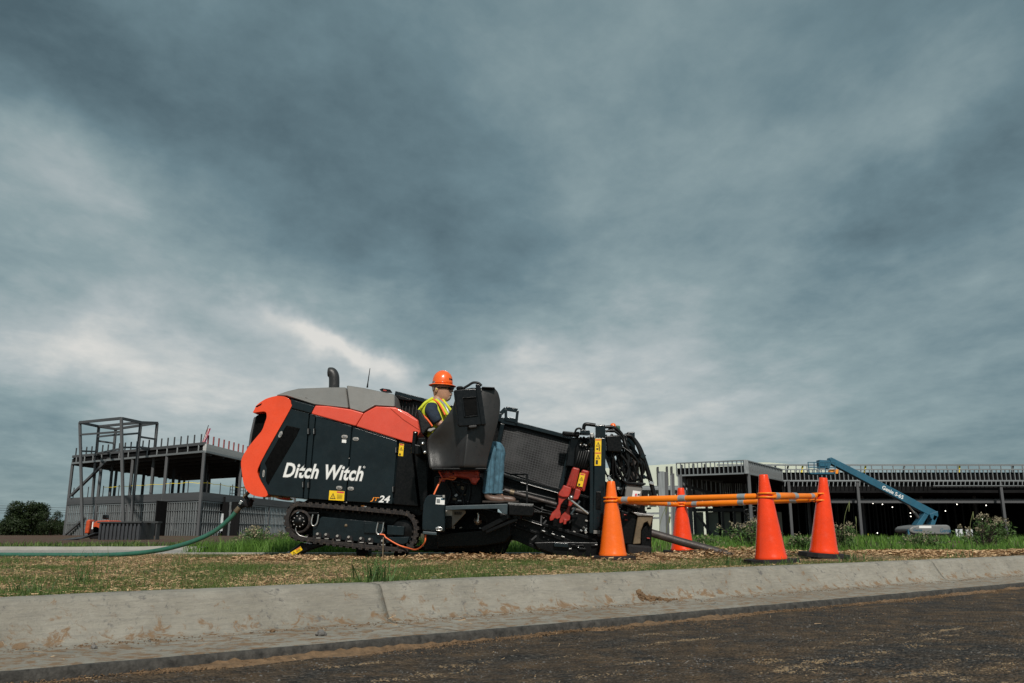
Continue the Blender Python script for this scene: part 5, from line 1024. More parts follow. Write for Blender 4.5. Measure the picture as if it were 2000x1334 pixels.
# slanting tower
tow = dict(A=((156, 825), (162, 1044), 97), B=((237, 817), (242, 1046), 88), Cc=((275, 825), (253, 1046), 93), Dd=((307, 826), (287, 1046), 97), E=((193, 833), (174, 1044), 103), F=((226, 838), (207, 1044), 105))
T_ = {}
for k, (t, b, Y) in tow.items(): T_[k] = (P(*t, Y), P(*b, Y)); ubar('tower_column', 'struct', T_[k][0], Vector((T_[k][1].x, Y, ZG)), .26, .26, sf)
for a, b in (('A', 'B'), ('B', 'Cc'), ('Cc', 'Dd'), ('A', 'E'), ('E', 'F'), ('F', 'Dd'), ('E', 'Cc')): ubar('tower_beam', 'struct', T_[a][0], T_[b][0], .24, .28, sf)
def tl_(k, y): t, b, Y = tow[k]; u = (y - t[1]) / (b[1] - t[1]); return P(t[0] + (b[0] - t[0]) * u, y, Y)
for a, ya, b, yb in (('A', 849, 'B', 843), ('E', 853, 'B', 848), ('B', 849, 'Cc', 846), ('Cc', 853, 'Dd', 858), ('E', 861, 'F', 866), ('A', 881, 'E', 882), ('B', 874, 'Cc', 874), ('Cc', 873, 'Dd', 877), ('E', 886, 'B', 876)): ubar('tower_rail', 'struct', tl_(a, ya), tl_(b, yb), .16, .2, sf)
# posts on the decks
for k in range(22):
    p = cA.lerp(cC, (k + .4) / 22); ubox('deck_post', 'structdark', at(p, Z2b + .45), (.12, .12, 1.2), sf)
for k in range(9):
    p = cC.lerp(cB, (k + .5) / 22); ubox('deck_post', 'redpost', at(p, Z2b + .42), (.14, .14, 1.05), sf)
pp = []
for k in range(8): p = cA.lerp(cC, (k + .3) / 8) ; ubox('safety_post', 'structdark', at(p, Z1b + .6), (.08, .08, 1.3), sf); pp.append(at(p, Z1b + 1.1))
for k in range(7): p = cC.lerp(cB, (k + .4) / 9) ; ubox('safety_post', 'structdark', at(p, Z1b + .6), (.08, .08, 1.3), sf); pp.append(at(p, Z1b + 1.05))
tp = thing('caution_tape', pp[2], 'yellow caution tape strung between posts on the open floor', 'tape')
for a, b in zip(pp[2:-1], pp[3:]):
    m_ = (a + b) / 2 - Vector((0, 0, .07)); MB().bar(a, m_, .02, .055).bar(m_, b, .02, .055).build('tape_run', 'tape', tp)
bm_ = thing('cable_reel', at(cC.lerp(cB, .3), Z1b), 'small dark equipment rack on the open floor near the yellow tape', 'equipment')
o = at(cC.lerp(cB, .30) + Vector((-1, 1, 0)), Z1b)
for dx in (0, 1.6, 3.0): MB().box(o + Vector((dx * .3, dx, .6)), (.07, .07, 1.2)).build('rack_post', 'structdark', bm_)
for z in (.35, .75, 1.15): MB().bar(o + Vector((0, 0, z)), o + Vector((.9, 3.0, z)), .06, .06).build('rack_rail', 'structdark', bm_)
# flag
fl = thing('flag', at(cC.lerp(cA, .02), Z2b), 'small red and white striped flag hanging limp on the roof corner', 'flag'); fp = at(cC.lerp(cA, .02), Z2b)
MB().tube([fp, fp + Vector((.55, 0, 2.0))], .04, 6).build('flag_pole', 'structdark', fl)
for k in range(7):
    a0 = k / 7; m_ = MB()
    for j in range(7): z = 1.65 - j * .26; x = .42 - j * .065 + a0 * .42 * (1 - .05 * j); w_ = .07; m_.v += [fp + Vector((x, .06 * math.sin(k * 1.4 + j * .8), z)), fp + Vector((x + w_, .06 * math.sin(k * 1.4 + 1.4 + j * .8), z))]
    m_.f = [(2 * j, 2 * j + 1, 2 * j + 3, 2 * j + 2) for j in range(6)]; m_.sm = [False] * 6; m_.build('stripe', ('flagred', 'white')[k % 2] if k < 5 else 'flagblue' if k == 5 else 'flagred', fl)
# dumpster, ramp, orange machine
DY = 41
dm = thing('dumpster', G(234, DY), 'dark grey corrugated steel dumpster in front of the steel frame', 'dumpster'); q0 = P(193, 1020, DY); q1_ = P(272, 1056, DY); x0, x1, zt, zb = q0.x, q1_.x, q0.z, -.12
MB().box(((x0 + x1) / 2, DY + .9, (zt + zb) / 2), (x1 - x0 - .06, 1.6, zt - zb - .04)).build('hull', 'dump', dm)
for k in range(11): x = x0 + (x1 - x0) * (k + .5) / 11; ubox('rib', 'dump', (x, DY + .05, (zt + zb) / 2), ((x1 - x0) / 22, .12, zt - zb - .1), dm)
ubox('rim', 'structdark', ((x0 + x1) / 2, DY + .04, zt), (x1 - x0 + .1, .2, .07), dm)
rp = thing('ramp', G(155, 40), 'dark steel ramp sheet lying against the dumpster', 'ramp'); a, b = P(193, 1040, 41), P(118, 1055, 40)
MB().add([Vector((a.x, 40.6, a.z)), Vector((a.x, 42, a.z)), Vector((b.x, 41.2, -.05)), Vector((b.x, 39.8, -.05)), Vector((a.x - .35, 40.1, .05))], [(0, 1, 2, 3, 4)]).build('sheet', 'dump', rp).modifiers.new('s', 'SOLIDIFY').thickness = .04
tb = thing('work_bench', G(290, 42), 'thin dark steel trestle bench right of the dumpster', 'bench'); a, b = P(268, 1019, 42), P(313, 1020, 42)
MB().bar(a, b, .5, .08).build('top', 'structdark', tb)
for u in (.1, .5, .92): p = a.lerp(b, u); ubox('leg', 'structdark', (p.x, p.y, p.z / 2 - .08), (.06, .4, p.z + .1), tb)
fk = thing('telehandler', G(200, 48), 'orange site machine half hidden behind the dumpster', 'machine')
def fkp(nm, l, y0, y1, m_, par=fk, bev=.06): return MB().prism([P(x, y, y0) for x, y in l], y0, y1).build(nm, m_, par, bevel=bev)
fkp('engine_cowl', [(180, 1036), (182, 1022), (188, 1017), (212, 1016), (216, 1020), (216, 1048), (180, 1048)], 47, 48.5, 'liftorange'); fkp('boom_head', [(164, 1042), (168, 1018), (172, 1014), (176, 1016), (172, 1042)], 46.8, 47.4, 'liftorange'); fkp('stripe', [(178, 1034), (180, 1019), (182, 1019), (181, 1034)], 46.96, 47.1, 'white'); fkp('exhaust', [(199, 1014), (200, 1005), (207, 1005), (207, 1014)], 47.3, 47.7, 'black')
for x in (184, 214): MB().lathe([(0, .0), (.3, .0), (.42, -.05), (.42, -.35), (0, -.35)], P(x, 1050, 47) + Vector((0, 0, .28)), 18, Matrix.Rotation(R(90), 3, 'X')).build('wheel', 'tyre', fk)
sg_ = thing('yellow_sign', G(280, 44), 'small yellow and red notice board standing beside the dumpster', 'sign'); fq = [P(274, 1047, 44), P(284, 1047, 44), P(285, 1028, 44), P(275, 1028, 44)]; plate('board', fq, 'yellow', sg_, .04); plate('header', [qpt(fq, 0, .8), qpt(fq, 1, .8), qpt(fq, 1, 1), qpt(fq, 0, 1)], 'stred', sg_, .06); plate('figure', [qpt(fq, .3, .15), qpt(fq, .55, .15), qpt(fq, .6, .6), qpt(fq, .35, .65)], 'ink', sg_, .055)
ubox('post', 'structdark', ((fq[0].x + fq[1].x) / 2, 44.05, .2), (.06, .06, .9), sg_)
# distant power lines
for k, (y, nm) in enumerate(((986, 'uppermost'), (990.5, 'second'), (995, 'third'), (1000, 'lowest'))):
    a, b = P(-80, y - 1, 170), P(900, y + 9, 260); pw = [a.lerp(b, i / 20) - Vector((0, 0, 1.2 * math.sin(math.pi * i / 20))) for i in range(21)]
    tag(MB().tube(pw, .035, 5).build('power_line', 'structdark'), nm + ' of the faint power lines crossing the sky behind the dark tree', 'power line', 'power lines far behind the left building')

# ------------------------------------------------------------------ right building
WY = 62.0; FC, LC, WC = G(1465, 54), G(1327, 56.4), G(1536, WY); RC = G(2075, WY); BACK = 82
ZPt, ZPb = P(1700, 917, WY).z, P(1700, 939, WY).z; Zr = P(1700, 902, WY).z; ZG2 = -.35
rb = thing('canopy_building', at(WC, ZG2), 'long low unfinished building with stud-framed canopy and dark open bays at right', 'building')
def slab(nm, q, za, zb, m_): MB().add([at(p, za) for p in q] + [at(p, zb) for p in q], [tuple(range(len(q)))[::-1], tuple(range(len(q), 2 * len(q)))] + [(i, (i + 1) % len(q), (i + 1) % len(q) + len(q), i + len(q)) for i in range(len(q))]).build(nm, m_, rb)
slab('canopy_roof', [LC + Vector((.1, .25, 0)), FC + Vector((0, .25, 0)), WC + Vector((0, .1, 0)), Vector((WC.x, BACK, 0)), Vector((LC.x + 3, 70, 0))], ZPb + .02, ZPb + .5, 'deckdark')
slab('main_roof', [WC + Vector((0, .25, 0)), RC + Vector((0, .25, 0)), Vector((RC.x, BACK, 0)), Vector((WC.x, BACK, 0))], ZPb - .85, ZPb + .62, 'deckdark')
for a, b, n in ((LC, FC, 16), (FC, WC, 22), (WC, RC, 62)):
    d = (b - a).normalized(); an = math.atan2(d.y, d.x)
    for k in range(n + 1): ubox('parapet_stud', 'studb' if b is not WC else 'stud', at(a.lerp(b, k / n), (ZPt + ZPb) / 2), (.05, .10, ZPt - ZPb), rb, rotz=an)
    for z, h in ((ZPt, .07), (ZPb, .10)): ubar('parapet_track', 'studb', at(a, z), at(b, z), .15, h, rb)
ubox('corner_post', 'studb', at(FC, (ZPt + ZPb) / 2), (.28, .2, ZPt - ZPb + .05), rb)
n = 62
for k in range(n + 1):
    p = WC.lerp(RC, (k + .4) / n); ubox('hanger_clip', 'studb', at(p + Vector((0, -.06, 0)), ZPb - (.24 if k < 34 else .18)), (.055, .07, .34 if k < 34 else .26), rb, rot=Matrix.Rotation(R(9), 3, 'Y'))
ubar('lower_track', 'stud', at(WC.lerp(RC, .55), ZPb - .36), at(RC, ZPb - .36), .12, .05, rb)
for k in range(24): p = WC.lerp(RC, (k + .5) / 24) + Vector((0, 3.0, 0)); ubox('guard_post', 'stud', at(p, (ZPt + Zr) / 2), (.06, .06, Zr - ZPt + .1), rb)
ubar('guard_rail', 'stud', at(WC + Vector((-4, 3, 0)), Zr), at(RC + Vector((0, 3, 0)), Zr), .10, .12, rb)
for px, m_ in ((1574, 'tape'), (1699, 'tape'), (1886, 'tape'), (1776, 'struct'), (1992, 'struct'), (1545, 'structdark'), (1520, 'structdark')): p = G(px, WY + 3.2); ubar('guard_brace', m_, at(p, ZPt - .1), at(p + Vector((.18, 0, 0)), Zr + .05), .12, .10, rb)
for px, Y in ((1541, WY - .1), (1677, WY + .1), (1960, WY + .1), (1465, 54.2), (1578, 68), (1684, 68), (1800, 68), (1905, 68)): p = G(px + (4 if Y < 60 else 6), Y); ubox('column', 'struct', at(p, (ZG2 + ZPb) / 2), (.19, .19, ZPb - ZG2), rb)
g0, g1 = P(1622, 978.5, WY + 1), P(2075, 978.5, WY + 1); ubar('girt', 'struct', g0, g1, .25, .30, rb)
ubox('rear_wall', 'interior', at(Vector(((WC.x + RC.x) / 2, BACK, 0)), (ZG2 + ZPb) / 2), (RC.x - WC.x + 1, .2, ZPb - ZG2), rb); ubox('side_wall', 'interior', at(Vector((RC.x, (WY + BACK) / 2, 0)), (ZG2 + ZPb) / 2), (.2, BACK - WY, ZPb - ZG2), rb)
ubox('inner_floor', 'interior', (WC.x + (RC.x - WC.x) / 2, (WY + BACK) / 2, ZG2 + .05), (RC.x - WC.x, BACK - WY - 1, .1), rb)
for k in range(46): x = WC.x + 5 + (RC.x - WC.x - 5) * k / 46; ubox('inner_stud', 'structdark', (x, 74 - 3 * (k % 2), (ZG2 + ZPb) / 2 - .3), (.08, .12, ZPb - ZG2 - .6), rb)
# entrance screen under the canopy: olive boards, stud screens, braces
ey = 66
for k, (xa, xb) in enumerate(((1330, 1352), (1354, 1376), (1378, 1405), (1408, 1428), (1432, 1450), (1453, 1476), (1480, 1500), (1504, 1530))):
    a, b = P(xa, 1000, ey), P(xb, 1062, ey); ubox('olive_board', 'olive', ((a.x + b.x) / 2, ey, (a.z - .3) / 2), (b.x - a.x, .15, a.z + .3), rb)
for px in (1353, 1377, 1407, 1430, 1451, 1478, 1502): a = P(px, 930, ey - .3); ubox('screen_post', 'structdark', (a.x, ey - .3, a.z / 2 - .1), (.17, .2, a.z), rb)
ubar('screen_beam', 'struct', P(1325, 970, ey - .5), P(1500, 968, ey - .5), .2, .32, rb); ubar('screen_beam', 'structdark', P(1325, 996, ey - .5), P(1500, 996, ey - .5), .2, .25, rb); ubar('diagonal_brace', 'structdark', P(1350, 990, 60), P(1398, 1055, 60), .13, .16, rb); ubar('diagonal_brace', 'structdark', P(1330, 947, 60), P(1410, 968, 60), .13, .18, rb); ubar('screen_beam', 'structdark', P(1330, 929, 60), P(1412, 942, 60), .13, .14, rb)
for k in range(14): a, b = P(1408 + k * 4.1, 936 + k * .5, ey - .2), P(1408 + k * 4.1, 968, ey - .2); ubox('screen_stud', 'studb', ((a.x + b.x) / 2, ey - .2, (a.z + b.z) / 2), (.05, .06, a.z - b.z), rb)
for k in range(8): a, b = P(1344 + k * 9, 932 + k * 1.4, 61), P(1344 + k * 9, 950 + k * 2, 61); ubox('screen_stud', 'studb', ((a.x + b.x) / 2, 61, (a.z + b.z) / 2), (.05, .06, a.z - b.z), rb)
for px, Y in ((1334, 57), (1345, 60)): a = P(px, 925, Y); ubox('canopy_post', 'struct', (a.x, Y, a.z / 2 - .15), (.26, .26, a.z + .2), rb)
# loose steel posts
for k, (px, yt, w_, ph) in enumerate(((1292, 921, .28, 'leftmost'), (1299, 922, .26, 'second'), (1313, 925, .2, 'third'), (1328, 928, .2, 'rightmost'))):
    a = P(px, yt, 48 + k * .3); b = P(px + 4, 1062, 48 + k * .3); t = thing('steel_post', (b.x, b.y, ZG2), ph + ' of the bare grey steel posts behind the farthest cone', 'post', 'bare steel posts by the canopy')
    ubar('shaft', 'struct' if k else 'stud', Vector((b.x, b.y, ZG2)), a, w_, w_, t); ubar('flange', 'stud', Vector((b.x - w_ * .6, b.y - .12, ZG2)), a + Vector((-w_ * .6, -.12, -.1)), w_ * .35, .05, t)
for k, y in enumerate((975, 1003, 1012)):
    a, b = P(1262, y, 52), P(1322, y - 1, 52); tag(MB().bar(a, b, .08, .12).build('cross_rail', 'stud'), ('upper', 'middle', 'lower')[k] + ' thin grey rail between the bare steel posts', 'rail', 'rails between the steel posts')
# coiled cable hanging by the screen
cc = thing('hanging_coil', P(1466, 1000, 57), 'dark looped cable coil hanging behind the nearest cone', 'coil')
for dx, dy, r_ in ((0, 0, .20), (5, 14, .17), (-1, 24, .2), (13, -6, .18), (15, 12, .16), (12, 24, .17)):
    c = P(1459 + dx, 1000 + dy, 57); MB().tube([c + Vector((math.cos(a) * r_, 0, math.sin(a) * r_ * .8)) for a in [k * math.pi / 10 for k in range(21)]], .05, 6, False).build('loop', 'blackhose', cc)
MB().bar(P(1440, 1027, 57), P(1482, 1027, 57), .2, .12).build('shelf', 'structdark', cc)
# lamps inside
for k, (px, py) in enumerate(((1705, 983), (1723.5, 985), (1743, 990.5), (1713.6, 1041), (1778, 1002), (1779, 1008.6), (1846.5, 998), (1869, 985), (1926, 987), (1918.6, 1014))):
    c = P(px, py, 69); t = thing('work_lamp', c, 'lit work lamp in the dark bays, ' + ('leftmost of all', 'third from left', 'fourth from left', 'low one beside the concrete block', 'upper of the pair left of the lift', 'lower of the pair left of the lift', 'just right of the lift arm foot', 'high up right of the lift arm', 'rightmost of all', 'below the rightmost lamp')[k], 'lamp', 'work lamps in the right building')
    MB().lathe([(0, -.045), (.03, -.035), (.042, 0), (.03, .035), (0, .045)], c, 10).build('bulb', 'lamp', t); MB().tube([c + Vector((0, 0, .05)), Vector((c.x, c.y, ZPb - .9))], .012, 5).build('cord', 'blackhose', t)
# pale warehouse behind
wh = thing('pale_warehouse', G(1300, 100), 'pale cream metal-clad warehouse behind the canopy', 'warehouse'); wq = [(1120, 918), (1335, 905), (1500, 903), (1560, 908), (1640, 925), (1640, 1044), (1120, 1044)]
MB().prism([P(x, y, 100) for x, y in wq], 100, 140).build('wall', 'pale', wh)
for px, yt in ((1285, 912), (1303, 911), (1312, 911), (1247, 915), (1332, 908), (1220, 916), (1201, 917), (1355, 906), (1378, 906)): a, b = P(px, yt, 99.9), P(px, 948, 99.9); ubox('dark_strip', 'structdark', ((a.x + b.x) / 2, 99.85, (a.z + b.z) / 2), (.22, .2, a.z - b.z), wh)
a, b = P(1200, 953, 99.7), P(1420, 953, 99.7); ubar('band', 'stud', a, b, .4, .5, wh)
for k in range(12): a = P(1206 + k * 17.5, 972, 99.7); ubox('window', 'interior', (a.x, 99.75, a.z), (.85, .2, 1.5), wh)
# boom lift
LY = 55
bl = thing('boom_lift', G(1815, LY), 'blue boom lift with raised arm and grey turntable parked before the dark bays', 'boom lift')
def bp(nm, l, y0, y1, m_, par=bl, bev=.03): return MB().prism([P(x, y, y0) for x, y in l], y0, y1).build(nm, m_, par, bevel=bev)
tt_ = bp('turntable', [(1776, 1033), (1782, 1028), (1800, 1025), (1852, 1025), (1857, 1029), (1858, 1041), (1853, 1044), (1800, 1044), (1784, 1042), (1777, 1039)], LY, LY + 2.2, 'liftgrey', bev=.12)
decal_text('lettering', 'Genie', [P(1784, 1037.5, LY), P(1801, 1038, LY), P(1801, 1032.5, LY), P(1784, 1032, LY)], 'teal', tt_, shear=.1, offset=.02, lift=.01); decal_text('lettering', 'Genie', [P(1836, 1040, LY), P(1857, 1040, LY), P(1857, 1032, LY), P(1836, 1032, LY)], 'teal', tt_, shear=.1, offset=.02, lift=.01)
plate('label', [P(1795, 1031.5, LY), P(1819, 1031.5, LY), P(1819, 1027, LY), P(1795, 1027, LY)], 'white', tt_, .01)
for l in ([(1789, 1026), (1806, 1002), (1814, 1006), (1802, 1026)], [(1817, 1026), (1824, 1005), (1832, 1008), (1826, 1026)]): bp('riser', l, LY + .5, LY + 1.2, 'teal', bev=.03)
bm0 = bp('main_boom', [(1832, 1000), (1829, 1006), (1818, 1008), (1735, 964), (1624, 906), (1620, 896), (1624, 893), (1742, 952)], LY + .6, LY + 1.1, 'teal', bev=.03)
decal_text('lettering', 'Genie S-65', [P(1722, 954.5, LY + .6), P(1763, 975.5, LY + .6), P(1765.5, 968.5, LY + .6), P(1724.5, 947.5, LY + .6)], 'white', bm0, offset=.02, lift=.01)
bp('boom_pivot', [(1816, 1004), (1832, 998), (1833, 1008), (1826, 1018), (1818, 1012)], LY + .5, LY + 1.2, 'teal'); MB().tube([P(1772, 984, LY + .9), P(1788, 1004, LY + .9)], .07, 8).build('lift_cylinder', 'chrome', bl); MB().tube([P(1786, 1001, LY + .9), P(1800, 1020, LY + .9)], .11, 8).build('cylinder_barrel', 'structdark', bl)
bp('jib', [(1620, 894), (1627, 896), (1620, 916), (1613, 914)], LY + .65, LY + 1.05, 'teal'); bp('control_box', [(1600, 898), (1618, 899), (1616, 914), (1602, 914)], LY + .3, LY + .9, 'teal')
bk_ = bpy.data.objects.new('basket', None); COL.objects.link(bk_); bk_.parent = bl
bp('floor', [(1581, 923), (1632, 922), (1632, 926), (1584, 926)], LY, LY + .95, 'teal', bk_, .01)
for x in (1580, 1590, 1600, 1612, 1631):
    for dy in (0, .9): MB().tube([P(x - (2 if x < 1590 else 0), 903, LY + dy), P(x + (1 if x < 1590 else 0), 924, LY + dy)], .03, 6).build('rail_post', 'teal', bk_)
for y in (903, 913):
    for dy in (0, .9): MB().tube([P(1578, y, LY + dy), P(1632, y, LY + dy)], .03, 6).build('rail', 'teal', bk_)
bp('tool_tray', [(1624, 917), (1638, 917), (1637, 925), (1620, 925)], LY + .2, LY + .7, 'gold', bk_, .01)
bp('chassis', [(1780, 1044), (1856, 1044), (1852, 1052), (1782, 1052)], LY + .2, LY + 2, 'structdark'); bp('end_guard', [(1773, 1034), (1777, 1034), (1779, 1050), (1774, 1050)], LY + .1, LY + .3, 'teal')
for x in (1786, 1848):
    for dy in (.1, 1.7): MB().lathe([(0, 0), (.25, 0), (.3, -.03), (.45, -.05), (.45, -.35), (0, -.35)], P(x, 1050, LY + dy) + Vector((0, 0, .12)), 18, Matrix.Rotation(R(90), 3, 'X')).build('wheel', 'tyre', bl)
# loose items
a, b = P(1716, 1050, 48), P(1741, 1064, 48); wb = thing('concrete_block', ((a.x + b.x) / 2, 48.4, ZG2 + .05), 'pale weathered concrete block in the grass before the dark bays', 'block'); MB().box(((a.x + b.x) / 2, 48.4, (a.z - .3) / 2), (b.x - a.x, .6, a.z + .3)).build('block_body', 'panelgrey', wb, bevel=.03); MB().tube([Vector(((a.x + b.x) / 2 - .1, 48.3, a.z)), Vector(((a.x + b.x) / 2, 48.3, a.z + .09)), Vector(((a.x + b.x) / 2 + .1, 48.3, a.z))], .02, 6).build('lifting_eye', 'structdark', wb)
bu = P(1696, 1058, 50); bc = thing('blue_bucket', (bu.x, 50, ZG2), 'small blue bucket with a yellow stick in the grass', 'bucket'); MB().lathe([(.14, -.35 - bu.z + .02), (.17, .12), (.185, .13), (.17, .1)], bu, 14).build('pail', 'teal', bc); MB().tube([bu, bu + Vector((.02, 0, .45))], .025, 6).build('stick', 'tape', bc)
for k, (px, w_) in enumerate(((1868, .12), (1876, .26), (1889, .2), (1897, .14))):
    a = P(px, 1034, 54); t = thing('white_board', (a.x, 54, ZG2), ('narrow leftmost', 'widest', 'third', 'narrow rightmost')[k] + ' white board standing on end right of the boom lift', 'board', 'white boards by the boom lift'); MB().bar(Vector((a.x + .08, 54.2, ZG2)), a, w_, .06, (0, 1, 0)).build('plank', 'wrap', t)
# ------------------------------------------------------------------ vegetation and litter
def cloud_leaves_(name, centers, n, size, mat, parent, flat=.5):
    w_ = np.array([c[3] ** 2 for c in centers]); w_ = w_ / w_.sum(); idx = rng.choice(len(centers), n, p=w_); C = np.array([c[:3] for c in centers])[idx]; r_ = np.array([c[3] for c in centers])[idx]
    d = rng.normal(size=(n, 3)); d /= np.linalg.norm(d, axis=1)[:, None]; rad = r_ * rng.uniform(.35, 1, n) ** .6; p = C + d * rad[:, None] * np.array([1, 1, .85])
    u = rng.normal(size=(n, 3)); u /= np.linalg.norm(u, axis=1)[:, None]; v = np.cross(u, d + .3 * rng.normal(size=(n, 3))); v /= np.linalg.norm(v, axis=1)[:, None] + 1e-6
    s = (size * rng.uniform(.5, 1.3, n))[:, None]; V = np.stack([p - u * s, p + v * s * flat, p + u * s, p - v * s * flat], 1).reshape(-1, 3); k = np.arange(n) * 4
    V -= np.array(org(parent)); return fast_mesh(name, V, np.stack([k, k + 1, k + 2, k + 3], 1), np.repeat(rng.uniform(0, 1, n), 4), mat, parent)
def cloud_leaves(*a, **k):
    o = cloud_leaves_(*a, **k); o['kind'] = 'stuff'; return o
def tree(px0, px1, yt, Y, label, seed, nleaf, lobes):
    random.seed(seed); b = G((px0 + px1) / 2, Y); b.z = -.2; h = P((px0 + px1) / 2, yt, Y).z + .2; wd = P(px1, 1000, Y).x - P(px0, 1000, Y).x
    t = thing('tree', b, label, 'tree', 'dark trees left of the steel frame'); tk = MB(); cs = []
    tk.tube([b, b + Vector((.1, 0, h * .25)), b + Vector((.0, 0, h * .5))], [h * .045, h * .035, h * .02], 10)
    for k in range(lobes):
        a = random.uniform(0, 6.28); e = random.uniform(0, 1); r_ = random.uniform(.3, .5) * wd * .5 * (1 - .35 * e); c = b + Vector((math.cos(a) * wd * .34 * (1 - .5 * e) * random.uniform(.5, 1.1), math.sin(a) * wd * .3, h * (.24 + .58 * e))); c.z = min(c.z, b.z + h - r_ * .8); cs.append((c.x, c.y, c.z, r_))
        tk.tube(smoothpath([b + Vector((0, 0, h * random.uniform(.18, .4))), b.lerp(c, .55) + Vector((0, 0, h * .08)), c], 3), [h * .018 * (1 - .11 * q) for q in range(7)], 6)
    tk.build('trunk', 'bark', t); cloud_leaves('crown', cs, nleaf, wd * .020, 'leaf', t)
tree(-2, 100, 976, 110, 'large round dark tree at far left behind the brown earth', 3, 17000, 34)
tree(70, 124, 988, 108, 'smaller dark tree touching the large round tree on its right', 5, 7000, 16)
tree(-40, 30, 1015, 118, 'low dark tree cut by the left edge of the picture', 8, 6000, 12)
hd = thing('hedge', G(60, 120), 'low dark hedge running under the far trees', 'hedge'); cloud_leaves('foliage', [(G(-60 + k * 9, 120).x, 120, .5 + .5 * random.random(), 1.3) for k in range(24)], 9000, .16, 'leaf', hd)
hd2 = thing('tree_line', G(110, 140), 'dark bushes at the foot of the steel frame on the left', 'bushes'); cloud_leaves('foliage', [(G(95 + k * 5, 130).x, 130, .6 + .9 * random.random(), 1.3) for k in range(9)], 3500, .16, 'leaf', hd2)
# ---- lawn cover
def fpatch(x, y, s=1.0, o=0.0):
    return noise.noise((x * 1.1 * s + o, y * .7 * s, 2.2 + o)) * .55 + noise.noise((x * 3.4 * s, y * 2.0 * s + o, 7.1)) * .45
def lawn_pts(n, cond, ymin=3.2, ymax=11.7):
    out = []
    while len(out) < n:
        # denser near the camera
        y = ymin + (ymax - ymin) * random.random() ** 1.15; x = (random.random() * 2 - 1) * (.70 * y + .7)
        w = kw(x, y)
        if w > -.012 or x > 8: continue
        f = fpatch(x, y)
        if any((x - c['c'].x) ** 2 + (y - c['c'].y + .12) ** 2 < .36 ** 2 for c in (C1, C2, C3, C4)) and random.random() < .93: continue
        if cond(x, y, f, w): out.append((x, y, gz(x, y) - .004))
    return np.array(out)
random.seed(11)
def green(x, y, f, w):
    b = .10 if y > 9.6 and x < 3 else 0
    b -= .18 * math.exp(-((x + 2.6) / 1.3) ** 2 - ((y - 5.2) / 1.2) ** 2)       # thicker grass at lower left
    b -= .10 * math.exp(-((y - 7.6) / .7) ** 2)
    return f > random.uniform(-.20, .24) + b - (.06 if y < 8.6 else 0)
g = lawn_pts(120000, green); hh = rng.uniform(.010, .034, len(g)) * np.where(rng.random(len(g)) < .06, 1.9, 1) * np.array([1 + 1.5 * max(0, fpatch(x, y)) for x, y, z in g])
tag(blades('lawn_grass', g, hh, rng.uniform(.0015, .0034, len(g)), 'grass', 1.2), 'short green grass growing in patches on the verge', 'grass', kind='stuff')
g = lawn_pts(9000, lambda x, y, f, w: random.random() < .5); tag(blades('sparse_grass', g, rng.uniform(.02, .07, len(g)), rng.uniform(.002, .004, len(g)), 'grass', 1.0), 'sparse thin grass blades among the straw', 'grass', kind='stuff')
def straw(name, base, L, W_, label):
    n = len(base); a = rng.uniform(0, 2 * np.pi, n); t = rng.normal(0, .16, n); d = np.stack([np.cos(a) * np.cos(t), np.sin(a) * np.cos(t), np.sin(t)], 1) * (L / 2)[:, None]; s = np.stack([-np.sin(a), np.cos(a), rng.normal(0, .5, n)], 1) * (W_ / 2)[:, None]
    c = base + np.array([0, 0, 1]) * (np.abs(d[:, 2]) + rng.uniform(.004, .02, n))[:, None]; V = np.stack([c - d - s, c + d - s * .6, c + d + s * .6, c - d + s], 1).reshape(-1, 3); k = np.arange(n) * 4
    return tag(fast_mesh(name, V, np.stack([k, k + 1, k + 2, k + 3], 1), np.repeat(rng.uniform(0, 1, n), 4), 'straw'), label, 'straw', kind='stuff')
g = lawn_pts(98000, lambda x, y, f, w: f < random.uniform(-.30, .30) + (.12 if y > 8.5 else 0)); straw('straw_mulch', g, rng.uniform(.008, .034, len(g)), rng.uniform(.0018, .0048, len(g)), 'dry tan straw and clippings scattered over the verge')
# churned soil chips round the rod and under the machine
def heap(n, cx, cy, rx, ry, hmax, seed):
    r = np.random.default_rng(seed); q = np.stack([cx + rx * r.normal(0, .5, n), cy + ry * r.normal(0, .5, n)], 1); q = q[[kw(x, y) < -.03 and y < BACK_Y - .02 for x, y in q]]
    return np.array([(x, y, gz(x, y) + hmax * math.exp(-((x - cx) / rx) ** 2 * 1.5 - ((y - cy) / ry) ** 2 * 1.5) * random.random()) for x, y in q])
g = np.concatenate([heap(2600, 2.6, 10.1, 1.0, .5, .10, 1), heap(2500, -.3, 9.3, 1.6, .35, .06, 2), heap(9000, 5.2, 10.0, 1.8, .5, .06, 3), heap(1300, -2.4, 9.4, .8, .4, .05, 4), heap(1400, 1.6, 9.7, .7, .4, .07, 5)])
straw('soil_chips', g, rng.uniform(.02, .06, len(g)), rng.uniform(.006, .018, len(g)), 'churned tan soil and root chips heaped round the machine and cones')
